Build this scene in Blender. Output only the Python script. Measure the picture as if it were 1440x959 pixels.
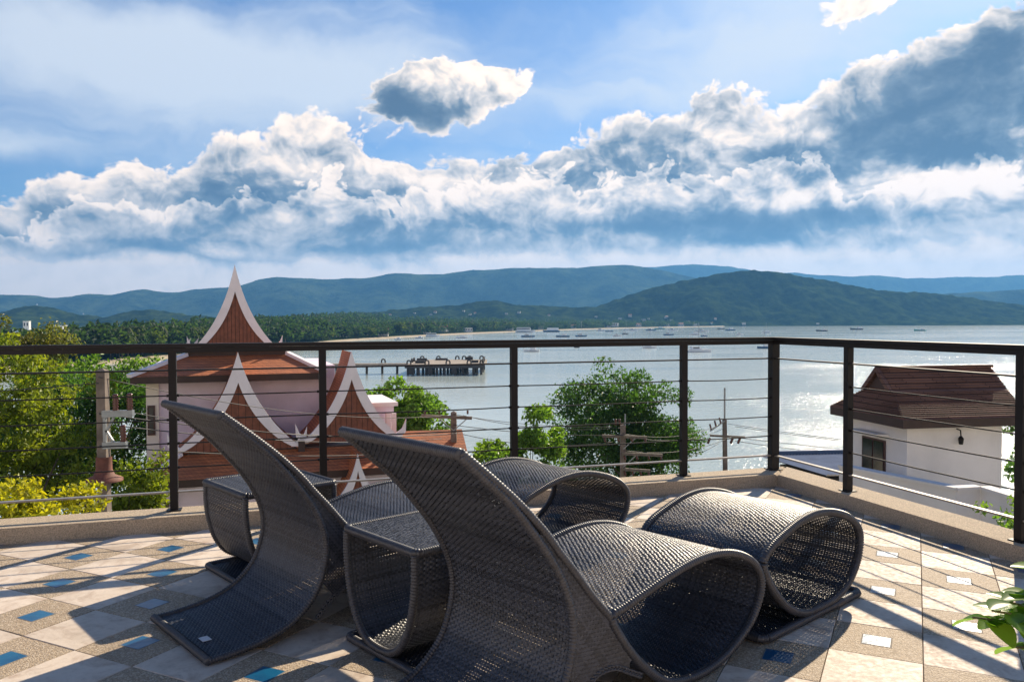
import bpy, bmesh, math, random
import numpy as np
from mathutils import Vector, Matrix

random.seed(7); rng = np.random.default_rng(7)
sc = bpy.context.scene
R = math.radians
for o in list(bpy.data.objects): bpy.data.objects.remove(o)

# ------------------------------------------------------------------ camera
EYE = 1.1688; FPX = 1131.3; PW, PH = 1440.0, 959.0
PITCH, ROLL = R(1.491), R(.195)
cam = bpy.data.objects.new('camera', bpy.data.cameras.new('camera'))
sc.collection.objects.link(cam)
cam.data.sensor_fit = 'HORIZONTAL'; cam.data.sensor_width = 36.0
cam.data.lens = 36.0 * FPX / PW
cam.data.clip_start = .05; cam.data.clip_end = 60000
cam.matrix_world = Matrix.Translation((0, 0, EYE)) @ Matrix.Rotation(R(90) - PITCH, 4, 'X') @ Matrix.Rotation(-ROLL, 4, 'Z')
sc.camera = cam

# ------------------------------------------------------------------ light and exposure
SUN_AZ, SUN_EL = R(31.3), R(33.0)          # azimuth measured from +Y towards +X
sun = bpy.data.objects.new('sun', bpy.data.lights.new('sun', 'SUN'))
sc.collection.objects.link(sun)
sun.data.energy = 5.0; sun.data.angle = R(.53); sun.data.color = (1.0, .85, .64)
sdir = Vector((math.sin(SUN_AZ) * math.cos(SUN_EL), math.cos(SUN_AZ) * math.cos(SUN_EL), math.sin(SUN_EL)))
sun.rotation_euler = sdir.to_track_quat('Z', 'Y').to_euler()
sun.location = (30, 40, 60)
vs = sc.view_settings
vs.view_transform = 'Standard'; vs.look = 'None'; vs.gamma = 1.0; vs.use_curve_mapping = False
vs.exposure = 0.7
sc.cycles.use_denoising = True
sc.cycles.max_bounces = 8; sc.cycles.diffuse_bounces = 3; sc.cycles.glossy_bounces = 3
sc.cycles.transmission_bounces = 4; sc.cycles.volume_bounces = 0; sc.cycles.transparent_max_bounces = 8
sc.cycles.sample_clamp_indirect = 6.0
sc.cycles.caustics_reflective = False; sc.cycles.caustics_refractive = False


class NT:
    """small node-tree writer"""
    def __init__(s, tree):
        s.t = tree; s.n = tree.nodes; s.l = tree.links
    def put(s, sock, v):
        if isinstance(v, bpy.types.NodeSocket): s.l.new(v, sock)
        elif v is not None:
            try: sock.default_value = v
            except Exception: sock.default_value = tuple(v) + (1,)
    def node(s, kind, **kw):
        n = s.n.new(kind)
        for k, v in kw.items(): setattr(n, k, v)
        return n
    def m(s, op, a, b=None, c=None, clamp=False):
        n = s.node('ShaderNodeMath', operation=op, use_clamp=clamp)
        s.put(n.inputs[0], a)
        if b is not None: s.put(n.inputs[1], b)
        if c is not None: s.put(n.inputs[2], c)
        return n.outputs[0]
    def vec(s, x, y, z):
        n = s.node('ShaderNodeCombineXYZ')
        s.put(n.inputs[0], x); s.put(n.inputs[1], y); s.put(n.inputs[2], z)
        return n.outputs[0]
    def noise(s, v, scale, detail=4, rough=.55, dist=0.0, col=False):
        n = s.node('ShaderNodeTexNoise')
        s.put(n.inputs['Vector'], v); s.put(n.inputs['Scale'], scale); s.put(n.inputs['Detail'], detail)
        s.put(n.inputs['Roughness'], rough); s.put(n.inputs['Distortion'], dist)
        return n.outputs[1 if col else 0]
    def ss(s, x, a, b, lo=0.0, hi=1.0):
        n = s.node('ShaderNodeMapRange', interpolation_type='SMOOTHSTEP')
        s.put(n.inputs[0], x); s.put(n.inputs[1], a); s.put(n.inputs[2], b); s.put(n.inputs[3], lo); s.put(n.inputs[4], hi)
        return n.outputs[0]
    def ramp(s, x, stops, interp='LINEAR'):
        n = s.node('ShaderNodeValToRGB'); cr = n.color_ramp; cr.interpolation = interp
        while len(cr.elements) > 1: cr.elements.remove(cr.elements[-1])
        for i, (p, c) in enumerate(stops):
            e = cr.elements[0] if i == 0 else cr.elements.new(p)
            e.position = p; e.color = tuple(c) + (1,) if len(c) == 3 else c
        s.put(n.inputs[0], x)
        return n.outputs[0]
    def mix(s, f, a, b, mode='MIX'):
        n = s.node('ShaderNodeMix', data_type='RGBA', blend_type=mode)
        s.put(n.inputs[0], f); s.put(n.inputs[6], a); s.put(n.inputs[7], b)
        return n.outputs[2]


# ------------------------------------------------------------------ sky with cumulus bank
def px_uv(x, y):                            # photo direction -> (azimuth, elevation) in 1/1131 rad
    az = math.atan((x - 720) / FPX); el = math.atan((450 - y) / FPX * math.cos(az))
    return az * FPX, el * FPX

HAZE = 1.05e-4
SKYTINT = (.42, .59, .79)
def build_world():
    w = bpy.data.worlds.new('World'); sc.world = w; w.use_nodes = True
    w.cycles.sampling_method = 'NONE'
    T = NT(w.node_tree); T.n.clear()
    out = T.node('ShaderNodeOutputWorld'); bg = T.node('ShaderNodeBackground')
    STR = .085
    bg.inputs[1].default_value = STR
    T.l.new(bg.outputs[0], out.inputs[0])
    sky = T.node('ShaderNodeTexSky', sky_type='NISHITA', sun_disc=False)
    sky.sun_elevation = SUN_EL; sky.sun_rotation = SUN_AZ
    sky.altitude = 0; sky.air_density = 1.0; sky.dust_density = .6; sky.ozone_density = 2.5
    tc = T.node('ShaderNodeTexCoord'); sp = T.node('ShaderNodeSeparateXYZ')
    T.l.new(tc.outputs['Generated'], sp.inputs[0])
    x, y, z = sp.outputs
    U = T.m('MULTIPLY', T.m('ARCTAN2', x, y), FPX / 100)          # hundreds of photo pixels
    V = T.m('MULTIPLY', T.m('ARCSINE', z), FPX / 100)             # up positive
    P = T.vec(U, V, 0.0)
    def vma(v, mul, add):
        n = T.node('ShaderNodeVectorMath', operation='MULTIPLY_ADD')
        T.put(n.inputs[0], v); T.put(n.inputs[1], mul); T.put(n.inputs[2], add)
        return n.outputs[0]
    def n2(v, mul, add, detail, rough, col=False, dist=0.0):
        n = T.node('ShaderNodeTexNoise', noise_dimensions='2D')
        T.put(n.inputs['Vector'], vma(v, mul, add)); n.inputs['Scale'].default_value = 1.0
        n.inputs['Detail'].default_value = detail; n.inputs['Roughness'].default_value = rough; n.inputs['Distortion'].default_value = dist
        return n.outputs[1 if col else 0]
    def warp(scale, amp, seed, detail, rough):
        c = n2(P, (scale, scale * 1.3, 0), (seed, seed * 1.7, 0), detail, rough, True)
        return vma(c, (amp * 2, amp * 1.7, 0), vma(P, (1, 1, 0), (-amp, -amp * .85, 0)))
    Pe = warp(.75, .42, 3.1, 4, .52)
    Ps = warp(.9, .40, 9.4, 4, .52)
    def blobs(v, lst):
        acc = 0.0
        for cx, cy, rx, ry, k in lst:
            a, e = px_uv(cx, cy); rx *= 2.0; ry *= 2.0
            g = T.node('ShaderNodeTexGradient', gradient_type='QUADRATIC_SPHERE')
            T.l.new(vma(v, (100 / rx, 100 / ry, 0), (-a / rx, -e / ry, 0)), g.inputs[0])
            acc = T.m('MULTIPLY_ADD', g.outputs[1], k, acc)
        return acc
    # puff height field
    def puff(du, dv):
        q = vma(Pe, (2.4, 3.0, 0), (du * 2.4, dv * 3.0, 0))
        v = T.node('ShaderNodeTexVoronoi', feature='F1', voronoi_dimensions='2D')
        T.l.new(q, v.inputs['Vector']); v.inputs['Scale'].default_value = 1.0
        v.inputs['Detail'].default_value = 2.0; v.inputs['Roughness'].default_value = .55; v.inputs['Lacunarity'].default_value = 2.3
        n = n2(P, (1.15, 1.7, 0), (4 + du * 1.15, 7 + dv * 1.7, 0), 5, .54)
        return T.m('MULTIPLY_ADD', n, 1.45, T.m('MULTIPLY', v.outputs[0], -.62))
    H0 = puff(0, 0); H1 = puff(.11, .17)
    # top edge of the bank, read across azimuth
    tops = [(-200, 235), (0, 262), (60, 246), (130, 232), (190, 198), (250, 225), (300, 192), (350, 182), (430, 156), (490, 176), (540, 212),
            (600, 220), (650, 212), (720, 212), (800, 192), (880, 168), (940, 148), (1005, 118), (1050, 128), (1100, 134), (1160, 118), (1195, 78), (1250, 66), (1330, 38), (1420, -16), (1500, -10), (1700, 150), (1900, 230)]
    lo, hi = -9.0, 9.0
    def curve(pts, end):
        fc = T.node('ShaderNodeFloatCurve'); cv = fc.mapping.curves[0]; fc.mapping.use_clip = False
        cv.points[0].location = (0, end); cv.points[1].location = (1, end)
        for tx, ty in pts:
            a, e = px_uv(tx, ty); cv.points.new((a / 100 - lo) / (hi - lo), e / 600.0)
        fc.mapping.update(); return fc
    fc = curve(tops, .55)  # bank raised beyond the view, added as extra light for shaded walls
    fb = curve([(-200, 300), (0, 306), (80, 288), (150, 262), (220, 282), (300, 258), (380, 262), (450, 236), (520, 262), (600, 258), (680, 240), (760, 232), (840, 244), (900, 216), (960, 236), (1030, 228), (1080, 214), (1120, 210), (1170, 232), (1230, 252), (1330, 232), (1440, 222), (1600, 240)], .30)
    spe = T.node('ShaderNodeSeparateXYZ'); T.l.new(Pe, spe.inputs[0]); Ue, Ve = spe.outputs[0], spe.outputs[1]
    sweep = T.m('DIVIDE', T.m('SUBTRACT', T.m('ADD', T.m('MULTIPLY', U, .8), T.m('MULTIPLY', Ue, .2)), lo), hi - lo, clamp=True)
    T.put(fc.inputs[1], sweep); T.put(fb.inputs[1], sweep)
    Vm = T.m('MULTIPLY', T.m('ADD', Ve, V), -.5)
    HB = puff(3.7, 1.9)
    depthB = T.m('MULTIPLY_ADD', T.m('SUBTRACT', HB, .46), .55, T.m('MULTIPLY_ADD', fb.outputs[0], 6.0, Vm))
    front = T.ss(depthB, -.02, .07)
    puffy = T.m('SUBTRACT', H0, .46)
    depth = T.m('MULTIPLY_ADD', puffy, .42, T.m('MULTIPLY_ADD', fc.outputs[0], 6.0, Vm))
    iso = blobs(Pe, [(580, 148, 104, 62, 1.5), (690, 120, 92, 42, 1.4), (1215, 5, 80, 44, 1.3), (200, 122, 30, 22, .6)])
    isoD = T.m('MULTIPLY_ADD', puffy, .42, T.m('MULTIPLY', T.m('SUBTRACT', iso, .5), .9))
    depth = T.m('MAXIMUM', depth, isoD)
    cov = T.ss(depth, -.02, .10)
    dark = blobs(Ps, [
        (1345, 150, 150, 70, .72), (1240, 150, 110, 55, .52), (1190, 205, 120, 25, .45), (1410, 90, 80, 60, .55), (1300, 212, 160, 22, .42),
        (1000, 300, 140, 46, .66), (880, 325, 200, 20, .5), (1120, 312, 120, 20, .45), (1090, 250, 60, 30, .4), (1190, 300, 70, 20, .5), (1260, 340, 50, 10, .35), (1380, 305, 60, 18, .3),
        (920, 190, 70, 28, .8), (1005, 135, 45, 22, .65), (545, 158, 66, 46, 1.55), (630, 168, 64, 22, .8), (740, 225, 90, 22, .6), (830, 240, 60, 15, .35),
        (320, 245, 80, 35, .6), (370, 275, 60, 30, .4), (280, 300, 90, 25, .45), (90, 262, 60, 20, .35), (300, 352, 330, 13, .72), (110, 342, 150, 16, .45),
        (520, 310, 130, 30, .55), (650, 330, 140, 18, .5), (490, 345, 160, 12, .45), (60, 305, 40, 25, .3), (720, 300, 60, 14, .3)])
    lite = blobs(Ps, [
        (160, 250, 100, 40, .5), (200, 205, 50, 25, .35), (340, 195, 45, 22, .35), (430, 180, 55, 30, .5), (420, 240, 70, 35, .35), (390, 310, 60, 18, .35),
        (650, 105, 70, 26, .5), (720, 115, 45, 32, .5), (620, 285, 90, 30, .45), (530, 220, 50, 35, .3), (700, 270, 110, 28, .45), (800, 195, 70, 22, .4),
        (960, 165, 50, 16, .5), (1110, 170, 60, 40, .65), (1130, 265, 80, 20, .75), (1060, 285, 50, 14, .4), (1310, 255, 150, 20, .65), (1270, 300, 40, 12, .5),
        (1400, 255, 60, 40, .4), (20, 320, 50, 25, .4), (1000, 240, 40, 20, .35), (1215, 5, 90, 60, .6), (1300, 130, 22, 8, .5)])
    low = T.ss(T.m('MULTIPLY_ADD', Ve, .4, T.m('MULTIPLY', V, .6)), px_uv(720, 346)[1] / 100, px_uv(720, 366)[1] / 100, 0.0, .58)     # pale bank near the horizon
    amp = T.ss(V, .5, 1.7, .35, 1.0)
    rel = T.m('MULTIPLY', T.m('MULTIPLY', T.m('SUBTRACT', H0, H1), .85), T.m('MULTIPLY', amp, T.ss(dark, .3, 1.0, 1.0, .55)))
    patch = T.m('MULTIPLY', T.m('SUBTRACT', n2(Ps, (.9, 2.2, 0), (2, 1, 0), 5, .56), .5), 1.0)
    dark = T.m('MULTIPLY', dark, T.ss(depth, .02, .42, .25, 1.0))
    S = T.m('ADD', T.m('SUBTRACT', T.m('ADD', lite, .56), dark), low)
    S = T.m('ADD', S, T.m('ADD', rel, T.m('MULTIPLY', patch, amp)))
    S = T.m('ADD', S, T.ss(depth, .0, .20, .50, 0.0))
    S = T.m('ADD', S, T.ss(y, .6, -.6, 0.0, .5))         # clouds out of view brightened, added to lift light on shaded walls
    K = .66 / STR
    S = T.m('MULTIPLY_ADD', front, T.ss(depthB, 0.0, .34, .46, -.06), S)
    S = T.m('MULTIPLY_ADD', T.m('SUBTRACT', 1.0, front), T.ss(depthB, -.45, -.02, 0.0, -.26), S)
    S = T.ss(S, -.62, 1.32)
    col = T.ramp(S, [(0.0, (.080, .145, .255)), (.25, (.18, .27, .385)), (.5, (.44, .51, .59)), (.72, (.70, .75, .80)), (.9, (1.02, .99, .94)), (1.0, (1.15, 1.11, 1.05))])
    cm = T.node('ShaderNodeVectorMath', operation='SCALE'); T.l.new(col, cm.inputs[0]); cm.inputs[3].default_value = K
    wm = T.node('ShaderNodeVectorMath', operation='MULTIPLY'); T.l.new(cm.outputs[0], wm.inputs[0]); wm.inputs[1].default_value = (1.16, 1.0, .88)
    # thin high veil
    veil = n2(vma(Ps, (1, 1, 0), (0, 0, 0)), (.33, 1.1, 0), (5, 2, 0), 4, .55, dist=.3)
    vb = blobs(Ps, [(180, 80, 330, 70, 1.2), (430, 115, 230, 50, 1.0), (1080, 60, 240, 70, .7), (0, 205, 110, 22, .5), (900, 140, 330, 44, .55), (1150, 40, 220, 70, .5), (720, 250, 900, 60, .45), (640, 60, 300, 40, .10)])
    va = T.m('MULTIPLY', T.ss(T.m('ADD', T.m('MULTIPLY', veil, .75), T.m('MULTIPLY', vb, .62)), .30, 1.0), .88)
    skyg = T.node('ShaderNodeVectorMath', operation='MULTIPLY'); T.l.new(sky.outputs[0], skyg.inputs[0]); skyg.inputs[1].default_value = SKYTINT
    base = T.mix(va, skyg.outputs[0], (.74 * K, .80 * K, .88 * K, 1))
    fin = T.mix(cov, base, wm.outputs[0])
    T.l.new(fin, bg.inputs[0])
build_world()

# ------------------------------------------------------------------ helpers: points, objects, meshes
def ray(u, v):
    r2 = (u - PW / 2) / FPX; u2 = -(v - PH / 2) / FPX
    cr, sr = math.cos(ROLL), math.sin(ROLL)
    r = r2 * cr + u2 * sr; uu = -r2 * sr + u2 * cr
    c, s = math.cos(PITCH), math.sin(PITCH)
    return np.array([r, c + uu * s, -s + uu * c])
def at_z(u, v, z=0.0):
    d = ray(u, v); return np.array([0, 0, EYE]) + d * ((z - EYE) / d[2])
def at_y(u, v, Y):
    d = ray(u, v); return np.array([0, 0, EYE]) + d * (Y / d[1])

col = sc.collection
def tag(o, label=None, cat=None, group=None, kind=None):
    if label: o['label'] = label
    if cat: o['category'] = cat
    if group: o['group'] = group
    if kind: o['kind'] = kind
    return o
def empty(name, loc=(0, 0, 0), rz=0.0):
    o = bpy.data.objects.new(name, None); col.objects.link(o)
    o.location = loc; o.rotation_euler = (0, 0, rz); o.empty_display_size = .2
    return o
def link(name, me, parent=None, loc=None, rz=None):
    o = bpy.data.objects.new(name, me); col.objects.link(o)
    if parent is not None: o.parent = parent
    if loc is not None: o.location = loc
    if rz is not None: o.rotation_euler = (0, 0, rz)
    return o
def copy_tree(o, parent=None):
    c = o.copy(); col.objects.link(c)
    if parent is not None: c.parent = parent
    for ch in o.children: copy_tree(ch, c)
    return c

class MB:
    """collects geometry for ONE mesh object"""
    def __init__(s): s.v = []; s.f = []; s.k = []
    def add(s, vs, fs, k=0):
        n = len(s.v); s.v.extend([tuple(map(float, p)) for p in vs])
        for f in fs: s.f.append(tuple(i + n for i in f)); s.k.append(k)
        return s
    def box(s, x0, x1, y0, y1, z0, z1, k=0):
        return s.add([(x0, y0, z0), (x1, y0, z0), (x1, y1, z0), (x0, y1, z0), (x0, y0, z1), (x1, y0, z1), (x1, y1, z1), (x0, y1, z1)],
                     [(0, 3, 2, 1), (4, 5, 6, 7), (0, 1, 5, 4), (1, 2, 6, 5), (2, 3, 7, 6), (3, 0, 4, 7)], k)
    def bar(s, p, q, w, h, k=0, up=(0, 0, 1)):
        p, q = np.array(p, float), np.array(q, float); d = q - p; d /= np.linalg.norm(d)
        up = np.array(up, float)
        if abs(d @ up) > .98: up = np.array([1., 0, 0])
        a = np.cross(d, up); a /= np.linalg.norm(a); b = np.cross(a, d)
        c = [(-w / 2, -h / 2), (w / 2, -h / 2), (w / 2, h / 2), (-w / 2, h / 2)]
        vs = [p + a * i + b * j for i, j in c] + [q + a * i + b * j for i, j in c]
        return s.add(vs, [(0, 1, 2, 3), (7, 6, 5, 4), (0, 4, 5, 1), (1, 5, 6, 2), (2, 6, 7, 3), (3, 7, 4, 0)], k)
    def tube(s, pts, rad, n=8, k=0, caps=True):
        pts = np.array(pts, float); m = len(pts)
        rad = np.full(m, rad, float) if np.isscalar(rad) else np.array(rad, float)
        t = np.gradient(pts, axis=0); t /= np.linalg.norm(t, axis=1)[:, None] + 1e-12
        ref = np.array([0, 0, 1.]) if abs(t[0][2]) < .9 else np.array([1., 0, 0])
        vs = []
        a = np.cross(t[0], ref); a /= np.linalg.norm(a)
        for i in range(m):
            a = a - t[i] * (a @ t[i]); a /= np.linalg.norm(a) + 1e-12; b = np.cross(t[i], a)
            for j in range(n):
                an = 2 * math.pi * j / n
                vs.append(pts[i] + rad[i] * (a * math.cos(an) + b * math.sin(an)))
        fs = [(i * n + j, i * n + (j + 1) % n, (i + 1) * n + (j + 1) % n, (i + 1) * n + j) for i in range(m - 1) for j in range(n)]
        if caps: fs += [tuple(range(n))[::-1], tuple((m - 1) * n + j for j in range(n))]
        return s.add(vs, fs, k)
    def prism(s, poly, depth_vec, k=0):
        """closed polygon (list of 3D points) pushed along depth_vec"""
        n = len(poly); d = np.array(depth_vec, float)
        vs = [np.array(p, float) for p in poly] + [np.array(p, float) + d for p in poly]
        fs = [tuple(range(n)), tuple(range(2 * n - 1, n - 1, -1))] + [(i, i + n, (i + 1) % n + n, (i + 1) % n) for i in range(n)]
        return s.add(vs, fs, k)
    def mesh(s, name, mats, smooth=False):
        me = bpy.data.meshes.new(name); me.from_pydata(s.v, [], s.f)
        for m in (mats if isinstance(mats, (list, tuple)) else [mats]): me.materials.append(m)
        if any(s.k): me.polygons.foreach_set('material_index', s.k)
        if smooth: me.polygons.foreach_set('use_smooth', [True] * len(s.f))
        me.validate(); me.update()
        return me
    def build(s, name, mats, parent=None, smooth=False, loc=None, rz=None):
        return link(name, s.mesh(name, mats, smooth), parent, loc, rz)

def np_mesh(name, verts, quads, mat, smooth=True):
    me = bpy.data.meshes.new(name)
    nv, nf = len(verts), len(quads); w = quads.shape[1]
    me.vertices.add(nv); me.vertices.foreach_set('co', np.ascontiguousarray(verts, dtype=np.float32).ravel())
    me.loops.add(nf * w); me.loops.foreach_set('vertex_index', np.ascontiguousarray(quads, dtype=np.int32).ravel())
    me.polygons.add(nf); me.polygons.foreach_set('loop_start', np.arange(0, nf * w, w, dtype=np.int32))
    me.polygons.foreach_set('loop_total', np.full(nf, w, dtype=np.int32))
    me.polygons.foreach_set('use_smooth', np.full(nf, smooth, dtype=bool))
    me.materials.append(mat); me.update(calc_edges=True)
    return me

# ------------------------------------------------------------------ materials
def mat(name, base, rough=.6, var=.0, scale=8.0, col2=None, spec=.5, metal=0.0, bump=0.0, bscale=None, detail=5, coat=0.0, coords='Object', trans=None, island=0.0):
    m = bpy.data.materials.new(name); m.use_nodes = True
    T = NT(m.node_tree); b = T.n['Principled BSDF']
    b.inputs['Roughness'].default_value = rough; b.inputs['Metallic'].default_value = metal
    b.inputs['Specular IOR Level'].default_value = spec; b.inputs['Coat Weight'].default_value = coat
    tc = T.node('ShaderNodeTexCoord'); v = tc.outputs[coords]
    c = tuple(base) + (1,)
    if col2 is not None or var:
        c2 = tuple(col2) + (1,) if col2 is not None else tuple(min(1, x * (1 - var)) for x in base) + (1,)
        n = T.noise(v, scale, detail, .6)
        c = T.mix(T.ss(n, .32, .68), c, c2)
    if island:
        g = T.node('ShaderNodeNewGeometry')
        hs = T.node('ShaderNodeHueSaturation'); T.put(hs.inputs['Color'], c)
        T.put(hs.inputs['Value'], T.m('MULTIPLY_ADD', g.outputs['Random Per Island'], island * 2, 1 - island))
        c = hs.outputs[0]
    T.put(b.inputs['Base Color'], c)
    if bump:
        bn = T.node('ShaderNodeBump'); bn.inputs['Strength'].default_value = bump; bn.inputs['Distance'].default_value = .02
        T.put(bn.inputs['Height'], T.noise(v, bscale or scale * 3, 4, .6)); T.l.new(bn.outputs[0], b.inputs['Normal'])
    if trans:
        tr = T.node('ShaderNodeBsdfTranslucent')
        if isinstance(c, tuple): T.put(tr.inputs[0], tuple(trans) + (1,))
        else: T.put(tr.inputs[0], T.mix(1.0, c, tuple(trans) + (1,), 'MULTIPLY'))
        mx = T.node('ShaderNodeMixShader'); mx.inputs[0].default_value = .5
        T.l.new(b.outputs[0], mx.inputs[1]); T.l.new(tr.outputs[0], mx.inputs[2])
        T.l.new(mx.outputs[0], T.n['Material Output'].inputs[0])
    return m
M = {}
M['wicker'] = mat('wicker', (.052, .057, .072), .40, island=.45, spec=.45)
M['wicker_edge'] = mat('wicker_edge', (.068, .069, .080), .36, var=.35, scale=60, spec=.5)
M['black_metal'] = mat('black_metal', (.014, .012, .013), .5, spec=.25, var=.3, scale=5)
M['cable'] = mat('cable', (.016, .015, .016), .6, spec=.3)
M['strap'] = mat('strap', (.30, .27, .24), .35, var=.3, scale=20, metal=.3)
M['white_tag'] = mat('white_tag', (.75, .75, .78), .5)
M['granolithic'] = mat('granolithic', (.66, .53, .38), .85, col2=(.36, .285, .205), scale=160, bump=.6, bscale=220, detail=3)
M['grout'] = mat('grout', (.27, .23, .19), .9, var=.3, scale=20)
M['concrete_dark'] = mat('concrete_dark', (.30, .28, .25), .85, var=.35, scale=2, bump=.2)

def tile_white():
    m = bpy.data.materials.new('marbled_tile'); m.use_nodes = True; T = NT(m.node_tree); b = T.n['Principled BSDF']
    g = T.node('ShaderNodeNewGeometry'); oi = T.node('ShaderNodeObjectInfo')
    v = T.node('ShaderNodeVectorMath', operation='ADD'); T.l.new(g.outputs['Position'], v.inputs[0])
    T.put(v.inputs[1], T.vec(T.m('MULTIPLY', oi.outputs['Random'], 20), 0.0, 0.0))
    n1 = T.noise(v.outputs[0], 7, 6, .65, 1.2); n2 = T.noise(v.outputs[0], 45, 4, .6)
    c = T.ramp(n1, [(.3, (.47, .36, .28)), (.48, (.66, .56, .465)), (.62, (.72, .62, .52)), (.8, (.62, .52, .425))])
    c = T.mix(T.ss(n2, .5, .75, 0, .28), c, (.36, .31, .26, 1))
    d = T.noise(g.outputs['Position'], 2.1, 5, .65)
    c = T.mix(T.ss(d, .50, .72, 0, .5), c, (.33, .27, .21, 1))
    sp_ = T.noise(g.outputs['Position'], 14.0, 3, .7)
    c = T.mix(T.ss(sp_, .66, .74, 0, .45), c, (.22, .18, .14, 1))
    hs = T.node('ShaderNodeHueSaturation'); T.put(hs.inputs['Color'], c); T.put(hs.inputs['Value'], T.m('MULTIPLY_ADD', oi.outputs['Random'], .16, .90))
    T.l.new(hs.outputs[0], b.inputs['Base Color'])
    T.put(b.inputs['Roughness'], T.ss(n2, .3, .7, .55, .8)); b.inputs['Specular IOR Level'].default_value = .22
    bn = T.node('ShaderNodeBump'); bn.inputs['Strength'].default_value = .35; bn.inputs['Distance'].default_value = .004
    T.put(bn.inputs['Height'], T.noise(v.outputs[0], 28, 5, .65)); T.l.new(bn.outputs[0], b.inputs['Normal'])
    return m
def tile_pebble():
    m = bpy.data.materials.new('pebble_wash_tile'); m.use_nodes = True; T = NT(m.node_tree); b = T.n['Principled BSDF']
    g = T.node('ShaderNodeNewGeometry')
    vo = T.node('ShaderNodeTexVoronoi', feature='F1'); T.l.new(g.outputs['Position'], vo.inputs['Vector']); vo.inputs['Scale'].default_value = 170
    sep = T.node('ShaderNodeSeparateColor'); T.l.new(vo.outputs['Color'], sep.inputs[0])
    c = T.ramp(sep.outputs[0], [(.0, (.30, .225, .15)), (.35, (.45, .35, .24)), (.65, (.54, .43, .305)), (.85, (.62, .52, .40)), (1, (.36, .29, .22))])
    c = T.mix(T.ss(vo.outputs['Distance'], .3, .65, 0, .55), c, (.24, .175, .115, 1))
    d = T.noise(g.outputs['Position'], 3.0, 4, .6)
    c = T.mix(T.ss(d, .5, .75, 0, .3), c, (.20, .15, .10, 1))
    T.l.new(c, b.inputs['Base Color']); b.inputs['Roughness'].default_value = .75
    bn = T.node('ShaderNodeBump'); bn.inputs['Strength'].default_value = .6; bn.inputs['Distance'].default_value = .004; bn.invert = True
    T.l.new(vo.outputs['Distance'], bn.inputs['Height']); T.l.new(bn.outputs[0], b.inputs['Normal'])
    return m
M['tile_white'] = tile_white(); M['tile_pebble'] = tile_pebble()
M['tile_blue'] = mat('glazed_blue_tile', (.004, .115, .24), .30, col2=(.003, .075, .18), scale=9, spec=.6, bump=.08, bscale=30)

# ------------------------------------------------------------------ terrace: floor, tiles, kerb
AL = R(17.256); LD = np.array([math.cos(AL), math.sin(AL)]); LN = np.array([-math.sin(AL), math.cos(AL)])   # long rail: direction, outward normal
RN = np.array([math.cos(AL), math.sin(AL)]); RD = np.array([math.sin(AL), -math.cos(AL)])                  # short rail: outward normal, direction towards the viewer
L_IN, R_IN = 4.80, 3.43                       # inner faces of the kerbs
L_POST, R_POST = 4.965, 3.515
def tp(l, r, z=0.0):                          # terrace coordinates: l = distance along LN, r = distance along RN
    p = LN * l + RN * r; return (p[0], p[1], z)
KERB = .085
floor = MB()
pts = [tp(L_IN + .2, R_IN + .2), tp(L_IN + .2, -6), tp(-3.2, -6), tp(-3.2, R_IN + .2)]
floor.prism([(p[0], p[1], -.018) for p in pts], (0, 0, -.30))
floor_o = tag(floor.build('terrace_floor', M['grout']), 'tiled terrace floor of pale marble and pebble squares', 'floor', kind='structure')
TH = R(26.669); T0 = np.array([2.1976, 4.3045]); TD = np.array([math.sin(TH), math.cos(TH)]); TE = np.array([math.cos(TH), -math.sin(TH)])
def bevel_tile(sx, sy, h, bv, name, m):
    mb = MB(); x, y = sx / 2, sy / 2
    mb.add([(-x, -y, -h), (x, -y, -h), (x, y, -h), (-x, y, -h), (-x, -y, -bv), (x, -y, -bv), (x, y, -bv), (-x, y, -bv),
            (-x + bv, -y + bv, 0), (x - bv, -y + bv, 0), (x - bv, y - bv, 0), (-x + bv, y - bv, 0)],
           [(0, 3, 2, 1)] + [(i, (i + 1) % 4, 4 + (i + 1) % 4, 4 + i) for i in range(4)] + [(4 + i, 4 + (i + 1) % 4, 8 + (i + 1) % 4, 8 + i) for i in range(4)] + [(8, 9, 10, 11)])
    return mb.mesh(name, m)
TS = .2975
me_white = bevel_tile(TS, TS, .017, .0016, 'marble_tile', M['tile_white'])
me_peb = bevel_tile(TS, TS, .017, .0016, 'pebble_tile', M['tile_pebble'])
me_blue = bevel_tile(.095, .095, .012, .0012, 'blue_inset', M['tile_blue'])
me_joint = bevel_tile(.103, .103, .006, .0004, 'inset_joint', M['grout'])
cells = []
for i in range(-34, 12):
    for j in range(-12, 34):
        c = T0 + .3 * ((i + .5) * TE - (j + .5) * TD)
        l, r = c @ LN, c @ RN
        if l < L_IN + .17 and r < R_IN + .17 and l > -3.0 and r > -5.8:
            d = c[1]
            inview = c[1] > 1.2 and abs(c[0]) / c[1] < .74
            cells.append((0 if inview else 1, float(np.hypot(*c)), i, j, c))
cells.sort(key=lambda q: q[:2])
rest = {0: MB(), 1: MB(), 2: MB()}
n_ind = 0
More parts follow.
